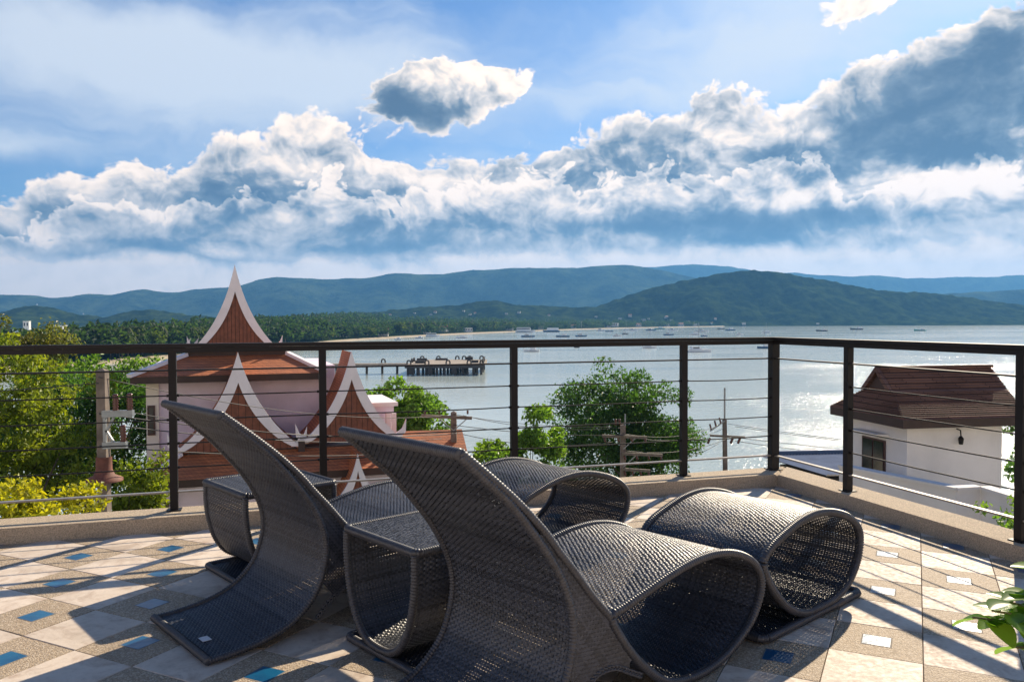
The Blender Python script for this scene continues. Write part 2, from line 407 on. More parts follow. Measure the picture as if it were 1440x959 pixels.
for q, dist, i, j, c in cells:
    peb = (i + j) % 2 == 0
    rz = -TH + random.choice([0, 1, 2, 3]) * math.pi / 2
    dz = random.uniform(-.0008, .0008)
    if n_ind < 290:
        n_ind += 1
        t = link('pebble_tile' if peb else 'marble_tile', me_peb if peb else me_white, floor_o, (c[0], c[1], dz), rz)
        t.rotation_euler = (random.gauss(0, .0022), random.gauss(0, .0022), rz)
        if peb: (link('inset_joint', me_joint, t, (0, 0, .0006)), link('blue_inset', me_blue, t, (random.gauss(0, .0012), random.gauss(0, .0012), .0010), random.gauss(0, .014)))
    else:
        def quad(mb, s, z):
            e, d = TE * s / 2, TD * s / 2
            P4 = [c - e - d, c + e - d, c + e + d, c - e + d]
            mb.prism([(p[0], p[1], z) for p in P4], (0, 0, -.015))
        quad(rest[0 if peb else 1], TS, dz)
        if peb: quad(rest[2], .095, .0022)
tag(rest[0].build('pebble_tiles_beyond', M['tile_pebble'], floor_o), kind='stuff')
tag(rest[1].build('marble_tiles_beyond', M['tile_white'], floor_o), kind='stuff')
tag(rest[2].build('blue_insets_beyond', M['tile_blue'], floor_o), kind='stuff')

def kerb_piece(poly, name, label):
    mb = MB(); b = .012
    n = len(poly); cx = np.mean([p[:2] for p in poly], axis=0)
    ins = [tuple(np.array(p[:2]) + (cx - np.array(p[:2])) / np.linalg.norm(cx - np.array(p[:2])) * b * 1.5) for p in poly]
    vs = [(p[0], p[1], -.32) for p in poly] + [(p[0], p[1], KERB - b) for p in poly] + [(p[0], p[1], KERB) for p in ins]
    fs = [tuple(range(n))[::-1]] + [(i, (i + 1) % n, n + (i + 1) % n, n + i) for i in range(n)] + [(n + i, n + (i + 1) % n, 2 * n + (i + 1) % n, 2 * n + i) for i in range(n)] + [tuple(range(2 * n, 3 * n))]
    mb.add(vs, fs)
    o = mb.build(name, M['granolithic']); tag(o, label, 'kerb', kind='structure')
    bm = bmesh.new(); bm.from_mesh(o.data); bmesh.ops.recalc_face_normals(bm, faces=bm.faces); bm.to_mesh(o.data); bm.free()
KW = .24
kerb_piece([tp(L_IN, -6), tp(L_IN, R_IN), tp(L_IN + KW, R_IN + KW), tp(L_IN + KW, -6)], 'terrace_kerb', 'low pebble-wash kerb under the long railing')
kerb_piece([tp(L_IN - .001, R_IN + .001), tp(-3.2, R_IN), tp(-3.2, R_IN + KW), tp(L_IN + KW, R_IN + KW + .001)], 'terrace_kerb', 'low pebble-wash kerb under the short right railing')
low = MB(); low.prism([tp(L_IN + KW - .03, R_IN + KW - .03, -.325), tp(L_IN + KW - .03, -5.9, -.325), tp(-3.1, -5.9, -.325), tp(-3.1, R_IN + KW - .03, -.325)], (0, 0, -11.7))
M['render_wall'] = mat('render_wall', (.62, .58, .54), .8, var=.15, scale=1.5)
tag(low.build('terrace_building', M['render_wall']), 'plain rendered storeys of the building under the terrace', 'building', kind='structure')

# ------------------------------------------------------------------ railings
HR = [.190, .331, .469, .605, .743, .8875]
def hit_l(u):     # photo column -> distance along the long rail
    d = ray(u, 690)[:2]; p = d * (L_POST / (d @ LN)); return p @ RN
def hit_r(u):
    d = ray(u, 690)[:2]; p = d * (R_POST / (d @ RN)); return p @ LN
def railing(label, P, posts, c0, c1, corner_first):
    root = empty('railing', P(posts[0], 0))
    tag(root, label, 'railing')
    inv = Matrix.Translation(-Vector(root.location))
    def put(mb, name, m, sm=False):
        o = mb.build(name, m, root, sm); o.data.transform(inv); return o
    up = np.array([0, 0, 1.])
    for k, c in enumerate(posts):
        w = .058 if (k == 0 and corner_first) else .042
        mb = MB(); p = np.array(P(c, 0)); mb.bar(p + up * (KERB - .01), p + up * .990, w, w, up=tuple(np.array(P(c + 1, 0)) - p))
        post = put(mb, 'post', M['black_metal'])
        fl = MB(); fl.bar(p + up * (KERB + .0005), p + up * (KERB + .006), w + .035, w + .035, up=tuple(np.array(P(c + 1, 0)) - p))
        o = fl.build('base_plate', M['black_metal'], post); o.data.transform(inv)
        bo = MB()
        for h in HR[1:5]:
            for sgn in (-1, 1):
                dvec = (np.array(P(c + 1, 0)) - p)
                bo.bar(p + up * h + dvec * sgn * (w / 2), p + up * h + dvec * sgn * (w / 2 + .012), .014, .014)
        o = tag(bo.build('cable_fitting', M['black_metal'], post), kind='stuff'); o.data.transform(inv)
    a, b = c0, c1
    mb = MB(); mb.bar(np.array(P(a, 1.0295)), np.array(P(b, 1.0295)), .066, .021); put(mb, 'top_rail', M['black_metal'])
    mb = MB(); mb.bar(np.array(P(a, 1.0035)), np.array(P(b, 1.0035)), .050, .027); put(mb, 'under_rail', M['black_metal'])
    for h in (HR[0], HR[5]):
        mb = MB(); mb.bar(np.array(P(a, h)), np.array(P(b, h)), .030, .009); put(mb, 'flat_bar', M['strap'] if h < .5 else M['cable'])
    srt = sorted(posts)
    for h in HR[1:5]:
        pt = []
        for c, d in zip(srt[:-1], srt[1:]):
            sag = random.uniform(.001, .006)
            for q in np.linspace(0, 1, 7)[:-1]: pt.append(P(c + (d - c) * q, h - sag * 4 * q * (1 - q)))
        pt.append(P(srt[-1], h))
        mb = MB(); mb.tube(pt, .0042, 6); put(mb, 'cable', M['cable'], True)
lp = [R_POST] + [hit_l(u) for u in (961, 723, 455, 245)]; lp += [lp[-1] - 1.02, lp[-1] - 2.0, lp[-1] - 3.0]
railing('long black metal railing with thin horizontal cables facing the bay', lambda c, z: tp(L_POST, c, z), lp, R_POST + .033, lp[-1], True)
rp = [hit_r(1192), hit_r(1436)]; rp += [rp[-1] - 1.2, rp[-1] - 2.4, rp[-1] - 3.6, rp[-1] - 4.8]
railing('short black metal railing with thin cables on the right terrace edge', lambda c, z: tp(c, R_POST, z), rp, L_POST - .034, rp[-1], False)

# ------------------------------------------------------------------ woven loungers, footstools and side tables
AX = np.array([.742, .670]); AX /= np.linalg.norm(AX); WX = np.array([AX[1], -AX[0]])
A_ANG = math.atan2(AX[1], AX[0])
def aw(a, w, z=0.0):
    p = AX * a + WX * w; return (p[0], p[1], z)
# furniture frame: local x along AX, local y along -WX (to the far side), z up
def spline(pts, closed=False, step=.004):
    pts = np.array(pts, float); n = len(pts); outp = []
    rngi = range(n if closed else n - 1)
    for i in rngi:
        if closed: p0, p1, p2, p3 = pts[(i - 1) % n], pts[i], pts[(i + 1) % n], pts[(i + 2) % n]
        else: p0, p1, p2, p3 = pts[max(i - 1, 0)], pts[i], pts[i + 1], pts[min(i + 2, n - 1)]
        for t in np.linspace(0, 1, 16, endpoint=False):
            outp.append(.5 * ((2 * p1) + (-p0 + p2) * t + (2 * p0 - 5 * p1 + 4 * p2 - p3) * t * t + (-p0 + 3 * p1 - 3 * p2 + p3) * t ** 3))
    if not closed: outp.append(pts[-1])
    else: outp.append(outp[0])
    outp = np.array(outp); s = np.r_[0, np.cumsum(np.linalg.norm(np.diff(outp, axis=0), axis=1))]
    m = max(3, int(round(s[-1] / step)) + 1); q = np.linspace(0, s[-1], m)
    return np.stack([np.interp(q, s, outp[:, k]) for k in range(2)], 1)
PITCH_W, STAKE = .0086, .0125
def weave(prof, y0, y1, name, closed=False, wid=.0082):
    """over-and-under weave on the profile (x,z) pushed from y0 to y1"""
    c = spline(prof, closed, PITCH_W); n = len(c)
    tan = np.gradient(c, axis=0)
    if closed: tan[0] = tan[-1] = c[1] - c[-2]
    tan /= np.linalg.norm(tan, axis=1)[:, None]; nor = np.stack([-tan[:, 1], tan[:, 0]], 1)
    m = int(round((y1 - y0) / STAKE)); ys = np.linspace(y0, y1, 2 * m + 1); k = len(ys)
    ph = np.cos(np.arange(k) * math.pi / 2 * 1.0)          # stake at even samples
    rows = n - 1 if closed else n
    i = np.arange(rows)
    jit = rng.normal(0, .0004, rows)
    off = np.where((np.arange(k)[None, :] % 2) == 0, np.where(((np.arange(k)[None, :] // 2) + i[:, None]) % 2 == 0, 1.0, -1.0), 0.0) * .0025
    off = off + rng.normal(0, .00022, off.shape)
    wl = np.array([-wid / 2, 0, wid / 2]); bul = np.array([-.0004, .0011, -.0004])
    V = np.zeros((rows, k, 3, 3))
    for a in range(3):
        sgn = np.sign(off + 1e-9)
        o = off + bul[a] * sgn
        V[:, :, a, 0] = c[i, 0][:, None] + tan[i, 0][:, None] * (wl[a] + jit[:, None]) + nor[i, 0][:, None] * o
        V[:, :, a, 2] = c[i, 1][:, None] + tan[i, 1][:, None] * (wl[a] + jit[:, None]) + nor[i, 1][:, None] * o
        V[:, :, a, 1] = ys[None, :]
    idx = np.arange(rows * k * 3).reshape(rows, k, 3)
    q = np.stack([idx[:, :-1, :-1], idx[:, :-1, 1:], idx[:, 1:, 1:], idx[:, 1:, :-1]], -1).reshape(-1, 4)
    verts = V.reshape(-1, 3)
    # stakes
    yst = ys[::2]; sub = np.arange(0, n, 2)
    if sub[-1] != n - 1: sub = np.r_[sub, n - 1]
    S = np.zeros((len(yst), len(sub), 2, 3))
    for a, dy in enumerate((-.0034, .0034)):
        S[:, :, a, 0] = c[sub, 0][None, :]; S[:, :, a, 2] = c[sub, 1][None, :]; S[:, :, a, 1] = (yst + dy)[:, None]
    si = np.arange(S.shape[0] * S.shape[1] * 2).reshape(S.shape[:3]) + len(verts)
    q2 = np.stack([si[:, :-1, 0], si[:, :-1, 1], si[:, 1:, 1], si[:, 1:, 0]], -1).reshape(-1, 4)
    return np_mesh(name, np.r_[verts, S.reshape(-1, 3)], np.r_[q, q2], M['wicker'])
def wrapped(path, rad, name, pitch=.0105, n=8):
    """cane-wrapped round edge along a 3D path"""
    path = np.array(path, float); s = np.r_[0, np.cumsum(np.linalg.norm(np.diff(path, axis=0), axis=1))]
    m = max(2, int(s[-1] / pitch)); q = np.linspace(0, s[-1], m * 3 + 1)
    P3 = np.stack([np.interp(q, s, path[:, k]) for k in range(3)], 1)
    r = rad * np.array([.74, 1.0, 1.0])[np.arange(len(q)) % 3]
    return MB().tube(P3, r, n).mesh(name, M['wicker_edge'], True)
def braid(path, rad, name):
    path = np.array(path, float); s = np.r_[0, np.cumsum(np.linalg.norm(np.diff(path, axis=0), axis=1))]
    q = np.linspace(0, s[-1], int(s[-1] / .006)); P3 = np.stack([np.interp(q, s, path[:, k]) for k in range(3)], 1)
    t = np.gradient(P3, axis=0); t /= np.linalg.norm(t, axis=1)[:, None]
    y = np.array([0, 1., 0]); a = np.cross(t, y); mb = MB()
    for h in (0, 1, 2):
        ph = q / .045 * 2 * math.pi + h * 2 * math.pi / 3
        mb.tube(P3 + a * (rad * np.sin(ph))[:, None] + y * (rad * .5 * np.sin(2 * ph))[:, None], rad * .55, 5)
    return mb.mesh(name, M['wicker_edge'], True)
def web(poly, y, name):
    """diagonal weave filling a polygon in the (x,z) plane at depth y"""
    poly = np.array(poly); mb_v = []; mb_q = []
    def inside(px, pz):
        ins = np.zeros(px.shape, bool); j = len(poly) - 1
        for i in range(len(poly)):
            xi, zi = poly[i]; xj, zj = poly[j]
            cnd = ((zi > pz) != (zj > pz)) & (px < (xj - xi) * (pz - zi) / (zj - zi + 1e-12) + xi)
            ins ^= cnd; j = i
        return ins
    base = 0
    for ang, ph in ((R(-52), 0), (R(38), 1)):
        d = np.array([math.cos(ang), math.sin(ang)]); e = np.array([-d[1], d[0]])
        c0 = poly.mean(0); L = .5
        p = .0085; st = .0085
        us = np.arange(-L, L, st); vsn = np.arange(-L, L, p)
        for r, v in enumerate(vsn):
            pts = c0 + us[:, None] * d + v * e
            ok = inside(pts[:, 0], pts[:, 1])
            if not ok.any(): continue
            off = np.where((np.arange(len(us)) + r + ph) % 2 == 0, .0022, -.0022)
            row = np.zeros((len(us), 2, 3))
            for a, w in enumerate((-.0036, .0036)):
                row[:, a, 0] = pts[:, 0] + e[0] * w; row[:, a, 2] = pts[:, 1] + e[1] * w; row[:, a, 1] = y + off
            idx = np.arange(len(us) * 2).reshape(-1, 2) + base
            keep = ok[:-1] & ok[1:]
            mb_q.append(np.stack([idx[:-1, 0], idx[:-1, 1], idx[1:, 1], idx[1:, 0]], -1)[keep]); mb_v.append(row.reshape(-1, 3)); base += len(us) * 2
    return np_mesh(name, np.concatenate(mb_v), np.concatenate(mb_q), M['wicker'])
def path3(prof, y, closed=False): 
    c = spline(prof, closed, .01); return np.stack([c[:, 0], np.full(len(c), y), c[:, 1]], 1)

OX = 1.04                                      # origin of the lounger: its foot end
WID = .55
rear = [(1.098, .842), (1.182, .770), (1.262, .700), (1.336, .618), (1.405, .532), (1.460, .440), (1.490, .345), (1.484, .252), (1.440, .150), (1.350, .072), (1.238, .034), (1.130, .020), (1.042, .018)]
front = [(1.098, .852), (1.200, .772), (1.300, .688), (1.385, .605), (1.440, .540), (1.503, .470), (1.568, .393), (1.647, .312)]
loop = [(1.652, .312), (1.709, .328), (1.814, .350), (1.939, .376), (2.059, .392), (2.190, .390), (2.315, .362), (2.415, .310), (2.462, .245), (2.450, .180), (2.389, .108), (2.270, .046), (2.145, .018), (2.02, .020), (1.915, .046), (1.835, .096), (1.755, .168), (1.694, .240)]
rear = [(a - OX, z) for a, z in rear]; front = [(a - OX, z) for a, z in front]; loop = [(a - OX, z) for a, z in loop]
webp = [(1.345, .612), (1.40, .590), (1.440, .538), (1.503, .468), (1.568, .391), (1.647, .308), (1.694, .238), (1.745, .172), (1.728, .135), (1.675, .158), (1.62, .166), (1.578, .157), (1.525, .125), (1.47, .19), (1.490, .26), (1.490, .345), (1.460, .440), (1.405, .532)]
webp = [(a - OX, z) for a, z in webp]
arch = [(1.45, .06), (1.50, .11), (1.578, .157), (1.62, .166), (1.675, .158), (1.735, .128), (1.79, .10)]
arch = [(a - OX, z) for a, z in arch]
LP = {}
e = .012
LP['rear_panel'] = weave(rear, e, WID - e, 'rear_panel'); LP['backrest'] = weave(front, e, WID - e, 'backrest'); LP['seat_loop'] = weave(loop, e, WID - e, 'seat_loop', True)
webm = web(webp, 0, 'side_panel')
def make_lounger(label, loc, tagged):
    root = empty('sun_lounger', loc, A_ANG); tag(root, label, 'sun lounger', 'woven sun loungers on the terrace')
    for k, n in (('rear_panel', 'rear_panel'), ('backrest', 'backrest'), ('seat_loop', 'seat_loop')): link(n, LP[k], root)
    for y in (.006, WID - .006):
        key = 'y%.3f' % y
        if key not in LP:
            LP[key] = True
            LP[key + 'sp'] = webm.copy(); LP[key + 'sp'].transform(Matrix.Translation((0, y, 0)))
            LP[key + 'br'] = braid(path3(rear[3:-1], y), .0075, 'rear_braid')
            fe = [(a, (z + z2) / 2) for (a, z), (_, z2) in zip(front[:4], rear[:4])]
            LP[key + 'fe'] = wrapped(path3(front, y), .0125, 'backrest_edge')
            LP[key + 're'] = wrapped(path3(rear, y), .0125, 'rear_edge')
            LP[key + 'le'] = wrapped(path3(loop, y, True), .0145, 'loop_edge')
            LP[key + 'ar'] = braid(path3(arch, y), .007, 'arch_braid')
        for sfx, n in (('sp', 'side_panel'), ('fe', 'backrest_edge'), ('re', 'rear_edge'), ('le', 'loop_edge'), ('br', 'rear_braid'), ('ar', 'arch_braid')):
            link(n, LP[key + sfx], root)
    if 'head' not in LP:
        LP['head'] = wrapped([(rear[0][0] - .004, y, .847) for y in np.linspace(0, WID, 20)], .0165, 'head_edge', .009)
        LP['foot'] = wrapped([(rear[-1][0], y, .018) for y in np.linspace(0, WID, 20)], .0155, 'foot_edge', .009)
        mb = MB(); mb.box(-.016, .016, -.022, .022, 0, .002); LP['tag'] = mb.mesh('maker_tag', M['white_tag'])
    link('head_edge', LP['head'], root); link('foot_edge', LP['foot'], root)
    if tagged: link('maker_tag', LP['tag'], root, (.062, .19, .0225))
    return root
make_lounger('dark woven lounger whose foot and high back stand wholly in view on the left', aw(OX, -2.69), True)
make_lounger('large dark woven lounger in front, cut off by the bottom of the photo', aw(OX + .1, -1.51), False)

sl = [(2.572, .300), (2.612, .340), (2.700, .372), (2.836, .405), (2.980, .413), (3.130, .388), (3.262, .338), (3.335, .268), (3.322, .170), (3.235, .085), (3.120, .048), (3.000, .040), (2.880, .046), (2.765, .088), (2.670, .158), (2.600, .238)]
SX = 2.575; sl = [(a - SX, z) for a, z in sl]
FP = {'loop': weave(sl, e, WID - e, 'stool_loop', True), 'plate': weave([(.012, .020), (.26, .020), (.52, .020), (.763, .020)], e, WID - e, 'base_panel'),
      'tube': None}
def rim(x0, x1, y0, y1, z, r, name):
    c = [(x0, y0), (x1, y0), (x1, y1), (x0, y1)]; p = []
    for k in range(4):
        a, b = np.array(c[k]), np.array(c[(k + 1) % 4])
        for q in np.linspace(.03, .97, 12): p.append((*(a + (b - a) * q), z))
    p.append(p[0]); return wrapped(p, r, name, .009)
FP['rim'] = rim(.008, .767, .006, WID - .006, .019, .0165, 'base_edge')
FP['e0'] = wrapped(path3(sl, .006, True), .0165, 'loop_edge'); FP['e1'] = wrapped(path3(sl, WID - .006, True), .0165, 'loop_edge')
def make_stool(label, loc):
    root = empty('footstool', loc, A_ANG); tag(root, label, 'footstool', 'woven loop footstools')
    link('stool_loop', FP['loop'], root); link('base_panel', FP['plate'], root); link('base_edge', FP['rim'], root); link('loop_edge', FP['e0'], root); link('loop_edge', FP['e1'], root)
make_stool('dark woven loop footstool nearest the right railing', aw(SX, -1.51))
make_stool('dark woven loop footstool behind the tall back of the front lounger', aw(SX - .095, -2.69))

TW = .45
tb = [(.012, .408), (.012, .33), (.022, .245), (.050, .150), (.095, .080), (.150, .045), (.20, .036), (.25, .036), (.30, .045), (.355, .080), (.400, .150), (.428, .245), (.438, .33), (.438, .408)]
TP_ = {'sides': weave(tb, e, TW - e, 'leg_loop'), 'top': weave([(.012, .420), (.15, .422), (.30, .422), (.438, .420)], e, TW - e, 'table_top'), 'plate': weave([(.012, .018), (.22, .018), (.438, .018)], e, TW - e, 'base_panel'),
       'trim': rim(.006, TW - .006, .006, TW - .006, .413, .0165, 'top_edge'), 'brim': rim(.010, TW - .010, .008, TW - .008, .018, .0155, 'base_edge'),
       'e0': wrapped(path3(tb, .006), .0145, 'leg_edge'), 'e1': wrapped(path3(tb, TW - .006), .0145, 'leg_edge')}
def make_table(label, loc, rz, tagged):
    root = empty('side_table', loc, rz); tag(root, label, 'side table', 'woven side tables')
    for k, n in (('sides', 'leg_loop'), ('top', 'table_top'), ('plate', 'base_panel'), ('trim', 'top_edge'), ('brim', 'base_edge'), ('e0', 'leg_edge'), ('e1', 'leg_edge')): link(n, TP_[k], root)
    if tagged: link('maker_tag', LP['tag'], root, (.05, .11, .0225))
make_table('dark woven side table behind the left lounger, nearest the long railing', aw(1.445, -3.325), A_ANG, True)
make_table('dark woven side table standing between the two loungers with its open loop facing left', aw(1.495, -2.575), A_ANG - R(90), False)

# ------------------------------------------------------------------ sea, land, hills
SEA = -17.0
def sea_mat():
    m = bpy.data.materials.new('sea_water'); m.use_nodes = True; T = NT(m.node_tree); b = T.n['Principled BSDF']
    g = T.node('ShaderNodeNewGeometry'); P = g.outputs['Position']
    n = T.noise(P, .012, 4, .6); 
    st = T.node('ShaderNodeVectorMath', operation='MULTIPLY'); T.l.new(P, st.inputs[0]); st.inputs[1].default_value = (.35, 1.0, 1.0)
    sx = T.node('ShaderNodeSeparateXYZ'); T.l.new(P, sx.inputs[0])
    wind = T.m('MULTIPLY', T.ss(sx.outputs[0], 5.0, 55.0), T.ss(sx.outputs[1], 700.0, 150.0))      # breezier water on the right
    slick = T.m('MULTIPLY_ADD', wind, .20, T.noise(st.outputs[0], .018, 4, .55, .6))
    c = T.mix(n, (.52, .605, .595, 1), (.43, .515, .515, 1))
    T.l.new(c, b.inputs['Base Color'])
    T.put(b.inputs['Roughness'], T.ss(slick, .40, .70, .10, .12)); b.inputs['IOR'].default_value = 1.33
    b1 = T.node('ShaderNodeBump'); b1.inputs['Distance'].default_value = 1.0
    T.put(b1.inputs['Strength'], T.ss(slick, .42, .80, .12, 1.0))
    s2 = T.node('ShaderNodeVectorMath', operation='MULTIPLY'); T.l.new(P, s2.inputs[0]); s2.inputs[1].default_value = (.8, 1.0, 1.0)
    h = T.m('ADD', T.m('MULTIPLY', T.noise(s2.outputs[0], .55, 3, .6), .30), T.m('MULTIPLY', T.noise(s2.outputs[0], 2.2, 3, .65), .14))
    T.put(b1.inputs['Height'], h); T.l.new(b1.outputs[0], b.inputs['Normal'])
    return m
M['sea'] = sea_mat()
sea = MB(); sea.add([(-9000, 40, SEA), (9000, 40, SEA), (9000, 9000, SEA), (-9000, 9000, SEA)], [(0, 1, 2, 3)])
tag(sea.build('sea', M['sea']), 'calm pale blue bay with sun glitter', 'sea', kind='structure')

def vnoise(x, y, seed=0):
    """value noise on arrays"""
    xi, yi = np.floor(x).astype(int), np.floor(y).astype(int); fx, fy = x - xi, y - yi
    fx, fy = fx * fx * (3 - 2 * fx), fy * fy * (3 - 2 * fy)
    def h(a, b):
        n = (a * 374761393 + b * 668265263 + seed * 144665) & 0xffffffff
        n = ((n ^ (n >> 13)) * 1274126177) & 0xffffffff
        return ((n ^ (n >> 16)) & 0xffff) / 65535.0
    return (h(xi, yi) * (1 - fx) + h(xi + 1, yi) * fx) * (1 - fy) + (h(xi, yi + 1) * (1 - fx) + h(xi + 1, yi + 1) * fx) * fy
def fbm(x, y, seed=0, o=4):
    t = 0; a = .5
    for k in range(o): t = t + a * vnoise(x, y, seed + k); x, y, a = x * 2.03, y * 2.03, a * .5
    return t
def forest_mat(name, c1, c2, scale):
    m = bpy.data.materials.new(name); m.use_nodes = True; T = NT(m.node_tree); b = T.n['Principled BSDF']
    g = T.node('ShaderNodeNewGeometry'); P = g.outputs['Position']
    c = T.mix(T.ss(T.noise(P, scale, 6, .7), .35, .65), c1 + (1,), c2 + (1,))
    T.l.new(c, b.inputs['Base Color']); b.inputs['Roughness'].default_value = 1.0; b.inputs['Specular IOR Level'].default_value = 0.0
    bn = T.node('ShaderNodeBump'); bn.inputs['Strength'].default_value = 1.0; bn.inputs['Distance'].default_value = 1.0 / scale * .12
    T.put(bn.inputs['Height'], T.noise(P, scale * 2.2, 5, .7)); T.l.new(bn.outputs[0], b.inputs['Normal'])
    return m
M['forest_far'] = forest_mat('forest_far', (.075, .105, .045), (.008, .020, .012), .006)
M['forest_mid'] = forest_mat('forest_mid', (.045, .070, .022), (.008, .019, .010), .028)
M['sand'] = mat('sand', (.40, .33, .235), .9, var=.2, scale=.05)
M['ground'] = mat('ground', (.13, .12, .06), .9, col2=(.07, .10, .03), scale=.3)

def ridge(name, label, prof, Y, depth, m, nx=220, ny=26, rough=.0, seed=1, base=SEA - 2, skirt=None, cat='hill'):
    """a hill whose crest follows prof (photo columns and rows) at distance Y"""
    us = np.linspace(prof[0][0], prof[-1][0], nx)
    vs_ = np.interp(us, [p[0] for p in prof], [p[1] for p in prof])
    k = np.hanning(7); k /= k.sum(); vs_ = np.convolve(np.pad(vs_, 3, 'edge'), k, 'valid')
    X = (us - 720) / FPX * Y; Z = EYE + (450 - vs_) / FPX * Y
    t = np.linspace(-1, 1, ny)
    XX = X[:, None] + 0 * t[None, :]; 
    spur = fbm(X[:, None] / (depth * .55) + 0 * t, t[None, :] * 1.3 + 7, seed, 3) - .45
    sh = np.clip(1 - np.abs(t), 0, 1) ** 1.15
    hh = (Z - base)[:, None] * np.clip(sh[None, :] * (1 + spur * 1.5 * (1 - sh[None, :]) * 2.0), 0, 1.0)
    YY = Y + t[None, :] * depth * (1 + 0 * XX)
    hh = hh + (26 * (fbm(XX / 160.0, YY / 160.0, seed + 9, 4) - .45) * np.clip(hh / 60, 0, 1) if rough == 0 else 0)
    hh = hh + rough * (fbm(XX / 22.0, YY / 22.0, seed + 5, 3) - .45) * np.clip(hh / 12, 0, 1)
    XX = XX * (YY / Y) ** .35
    v = np.stack([XX, YY, base + hh], -1).reshape(-1, 3)
    idx = np.arange(nx * ny).reshape(nx, ny)
    q = np.stack([idx[:-1, :-1], idx[1:, :-1], idx[1:, 1:], idx[:-1, 1:]], -1).reshape(-1, 4)
    o = link(name, np_mesh(name, v, q, m)); tag(o, label, cat, kind='structure'); return o
ridge('mountain_range', 'farthest pale blue mountain ridge behind the headland', [(500, 420), (780, 380), (830, 374), (900, 373), (950, 371), (1010, 373), (1050, 375), (1090, 381), (1150, 382), (1200, 387), (1260, 388), (1310, 391), (1350, 390), (1400, 392), (1440, 387), (1600, 372), (1900, 400)], 7600, 700, M['forest_far'], seed=3)
ridge('mountain_range', 'long blue forested mountain range across the bay', [(-500, 420), (-200, 398), (-60, 412), (0, 411), (30, 410), (55, 412), (75, 416), (100, 414), (135, 411), (160, 412), (185, 406), (200, 403), (215, 406), (245, 409), (268, 405), (300, 404), (330, 402), (365, 392), (385, 388), (415, 387), (450, 391), (480, 389), (520, 388), (545, 383), (565, 382), (590, 385), (620, 384), (650, 381), (690, 379), (720, 378), (760, 377), (800, 375), (850, 372), (880, 369), (905, 370), (930, 375), (960, 384), (1000, 397), (1060, 412), (1130, 430), (1250, 450)], 5200, 800, M['forest_far'], nx=340, seed=8)
ridge('low_hill', 'low dark ridge at the right edge behind the headland', [(1100, 440), (1250, 420), (1330, 414), (1400, 412), (1440, 410), (1600, 405), (1800, 430)], 4200, 400, M['forest_far'], seed=4, nx=120)
ridge('low_hill', 'round green hill with a white shrine on its top', [(-160, 452), (-60, 441), (0, 436), (25, 429), (50, 426), (75, 429), (100, 437), (140, 442), (190, 449)], 2300, 300, M['forest_mid'], nx=140, seed=12, rough=9)
ridge('low_hill', 'small green hill left of the pointed roof', [(110, 452), (150, 444), (180, 436), (205, 432), (225, 434), (260, 440), (300, 444), (360, 450)], 2300, 260, M['forest_mid'], nx=120, seed=15, rough=9)
ridge('low_hill', 'wooded ridge with scattered houses above the middle shore', [(350, 452), (430, 443), (480, 440), (540, 436), (590, 431), (640, 428), (670, 422), (700, 421), (730, 428), (780, 430), (830, 431), (900, 440), (960, 452)], 2350, 260, M['forest_mid'], nx=240, ny=34, seed=21, rough=11)
ridge('headland', 'dark green forested headland on the right across the bay', [(760, 452), (820, 436), (850, 428), (880, 416), (920, 404), (950, 397), (985, 389), (1020, 383), (1060, 380), (1095, 382), (1120, 387), (1165, 396), (1200, 403), (1230, 409), (1262, 411), (1300, 413), (1340, 417), (1390, 424), (1440, 431), (1560, 440), (1700, 449)], 2420, 330, M['forest_mid'], nx=420, ny=60, seed=31, rough=13, base=SEA - 1)

# shore plain: shoreline given by photo columns / rows on the sea plane
shore_px = [(-700, 560), (-300, 540), (0, 521), (130, 511.5), (230, 503), (320, 495), (400, 487), (480, 479.5), (560, 474.5), (620, 471.2), (680, 468.6), (740, 466.4), (800, 464.2), (880, 462.2), (960, 461.0), (1020, 460.2)]
su = np.linspace(-700, 1020, 130); sv = np.interp(su, [p[0] for p in shore_px], [p[1] for p in shore_px])
sY = (EYE - SEA) * FPX / (sv - 450.0); sX = (su - 720) / FPX * sY
def shore_strip(name, label, prof, m, cat):
    V, Q = [], []
    for k, (din, z) in enumerate(prof):
        V.append(np.stack([sX * (1 + 0 * din) - (0.10 * din), sY + din, np.full(len(sX), SEA + z)], 1))
    n = len(sX); V = np.concatenate(V)
    for k in range(len(prof) - 1):
        a = np.arange(n - 1) + k * n; Q.append(np.stack([a, a + 1, a + n + 1, a + n], 1))
    o = link(name, np_mesh(name, V, np.concatenate(Q), m)); tag(o, label, cat, kind='structure')
shore_strip('beach', 'pale sandy beach along the curved shore', [(-4, -.6), (3, .4), (9, 1.0), (18, 1.5)], M['sand'], 'beach')
shore_strip('shore_plain', 'wooded flat land behind the beach', [(15, .9), (24, 1.9), (200, 3.5), (900, 8), (2600, 14), (5200, 20)], M['forest_mid'], 'land')
gr = MB(); gr.add([(-220, -40, -12.2), (120, -40, -12.2), (120, 30, -12.2), (-220, 30, -12.2), (-220, 62, -14), (120, 62, -14), (-220, 78, -18), (120, 78, -18)], [(0, 1, 2, 3), (3, 2, 5, 4), (4, 5, 7, 6)])
tag(gr.build('ground', M['ground']), 'ground below the terrace between the houses and the shore', 'ground', kind='structure')

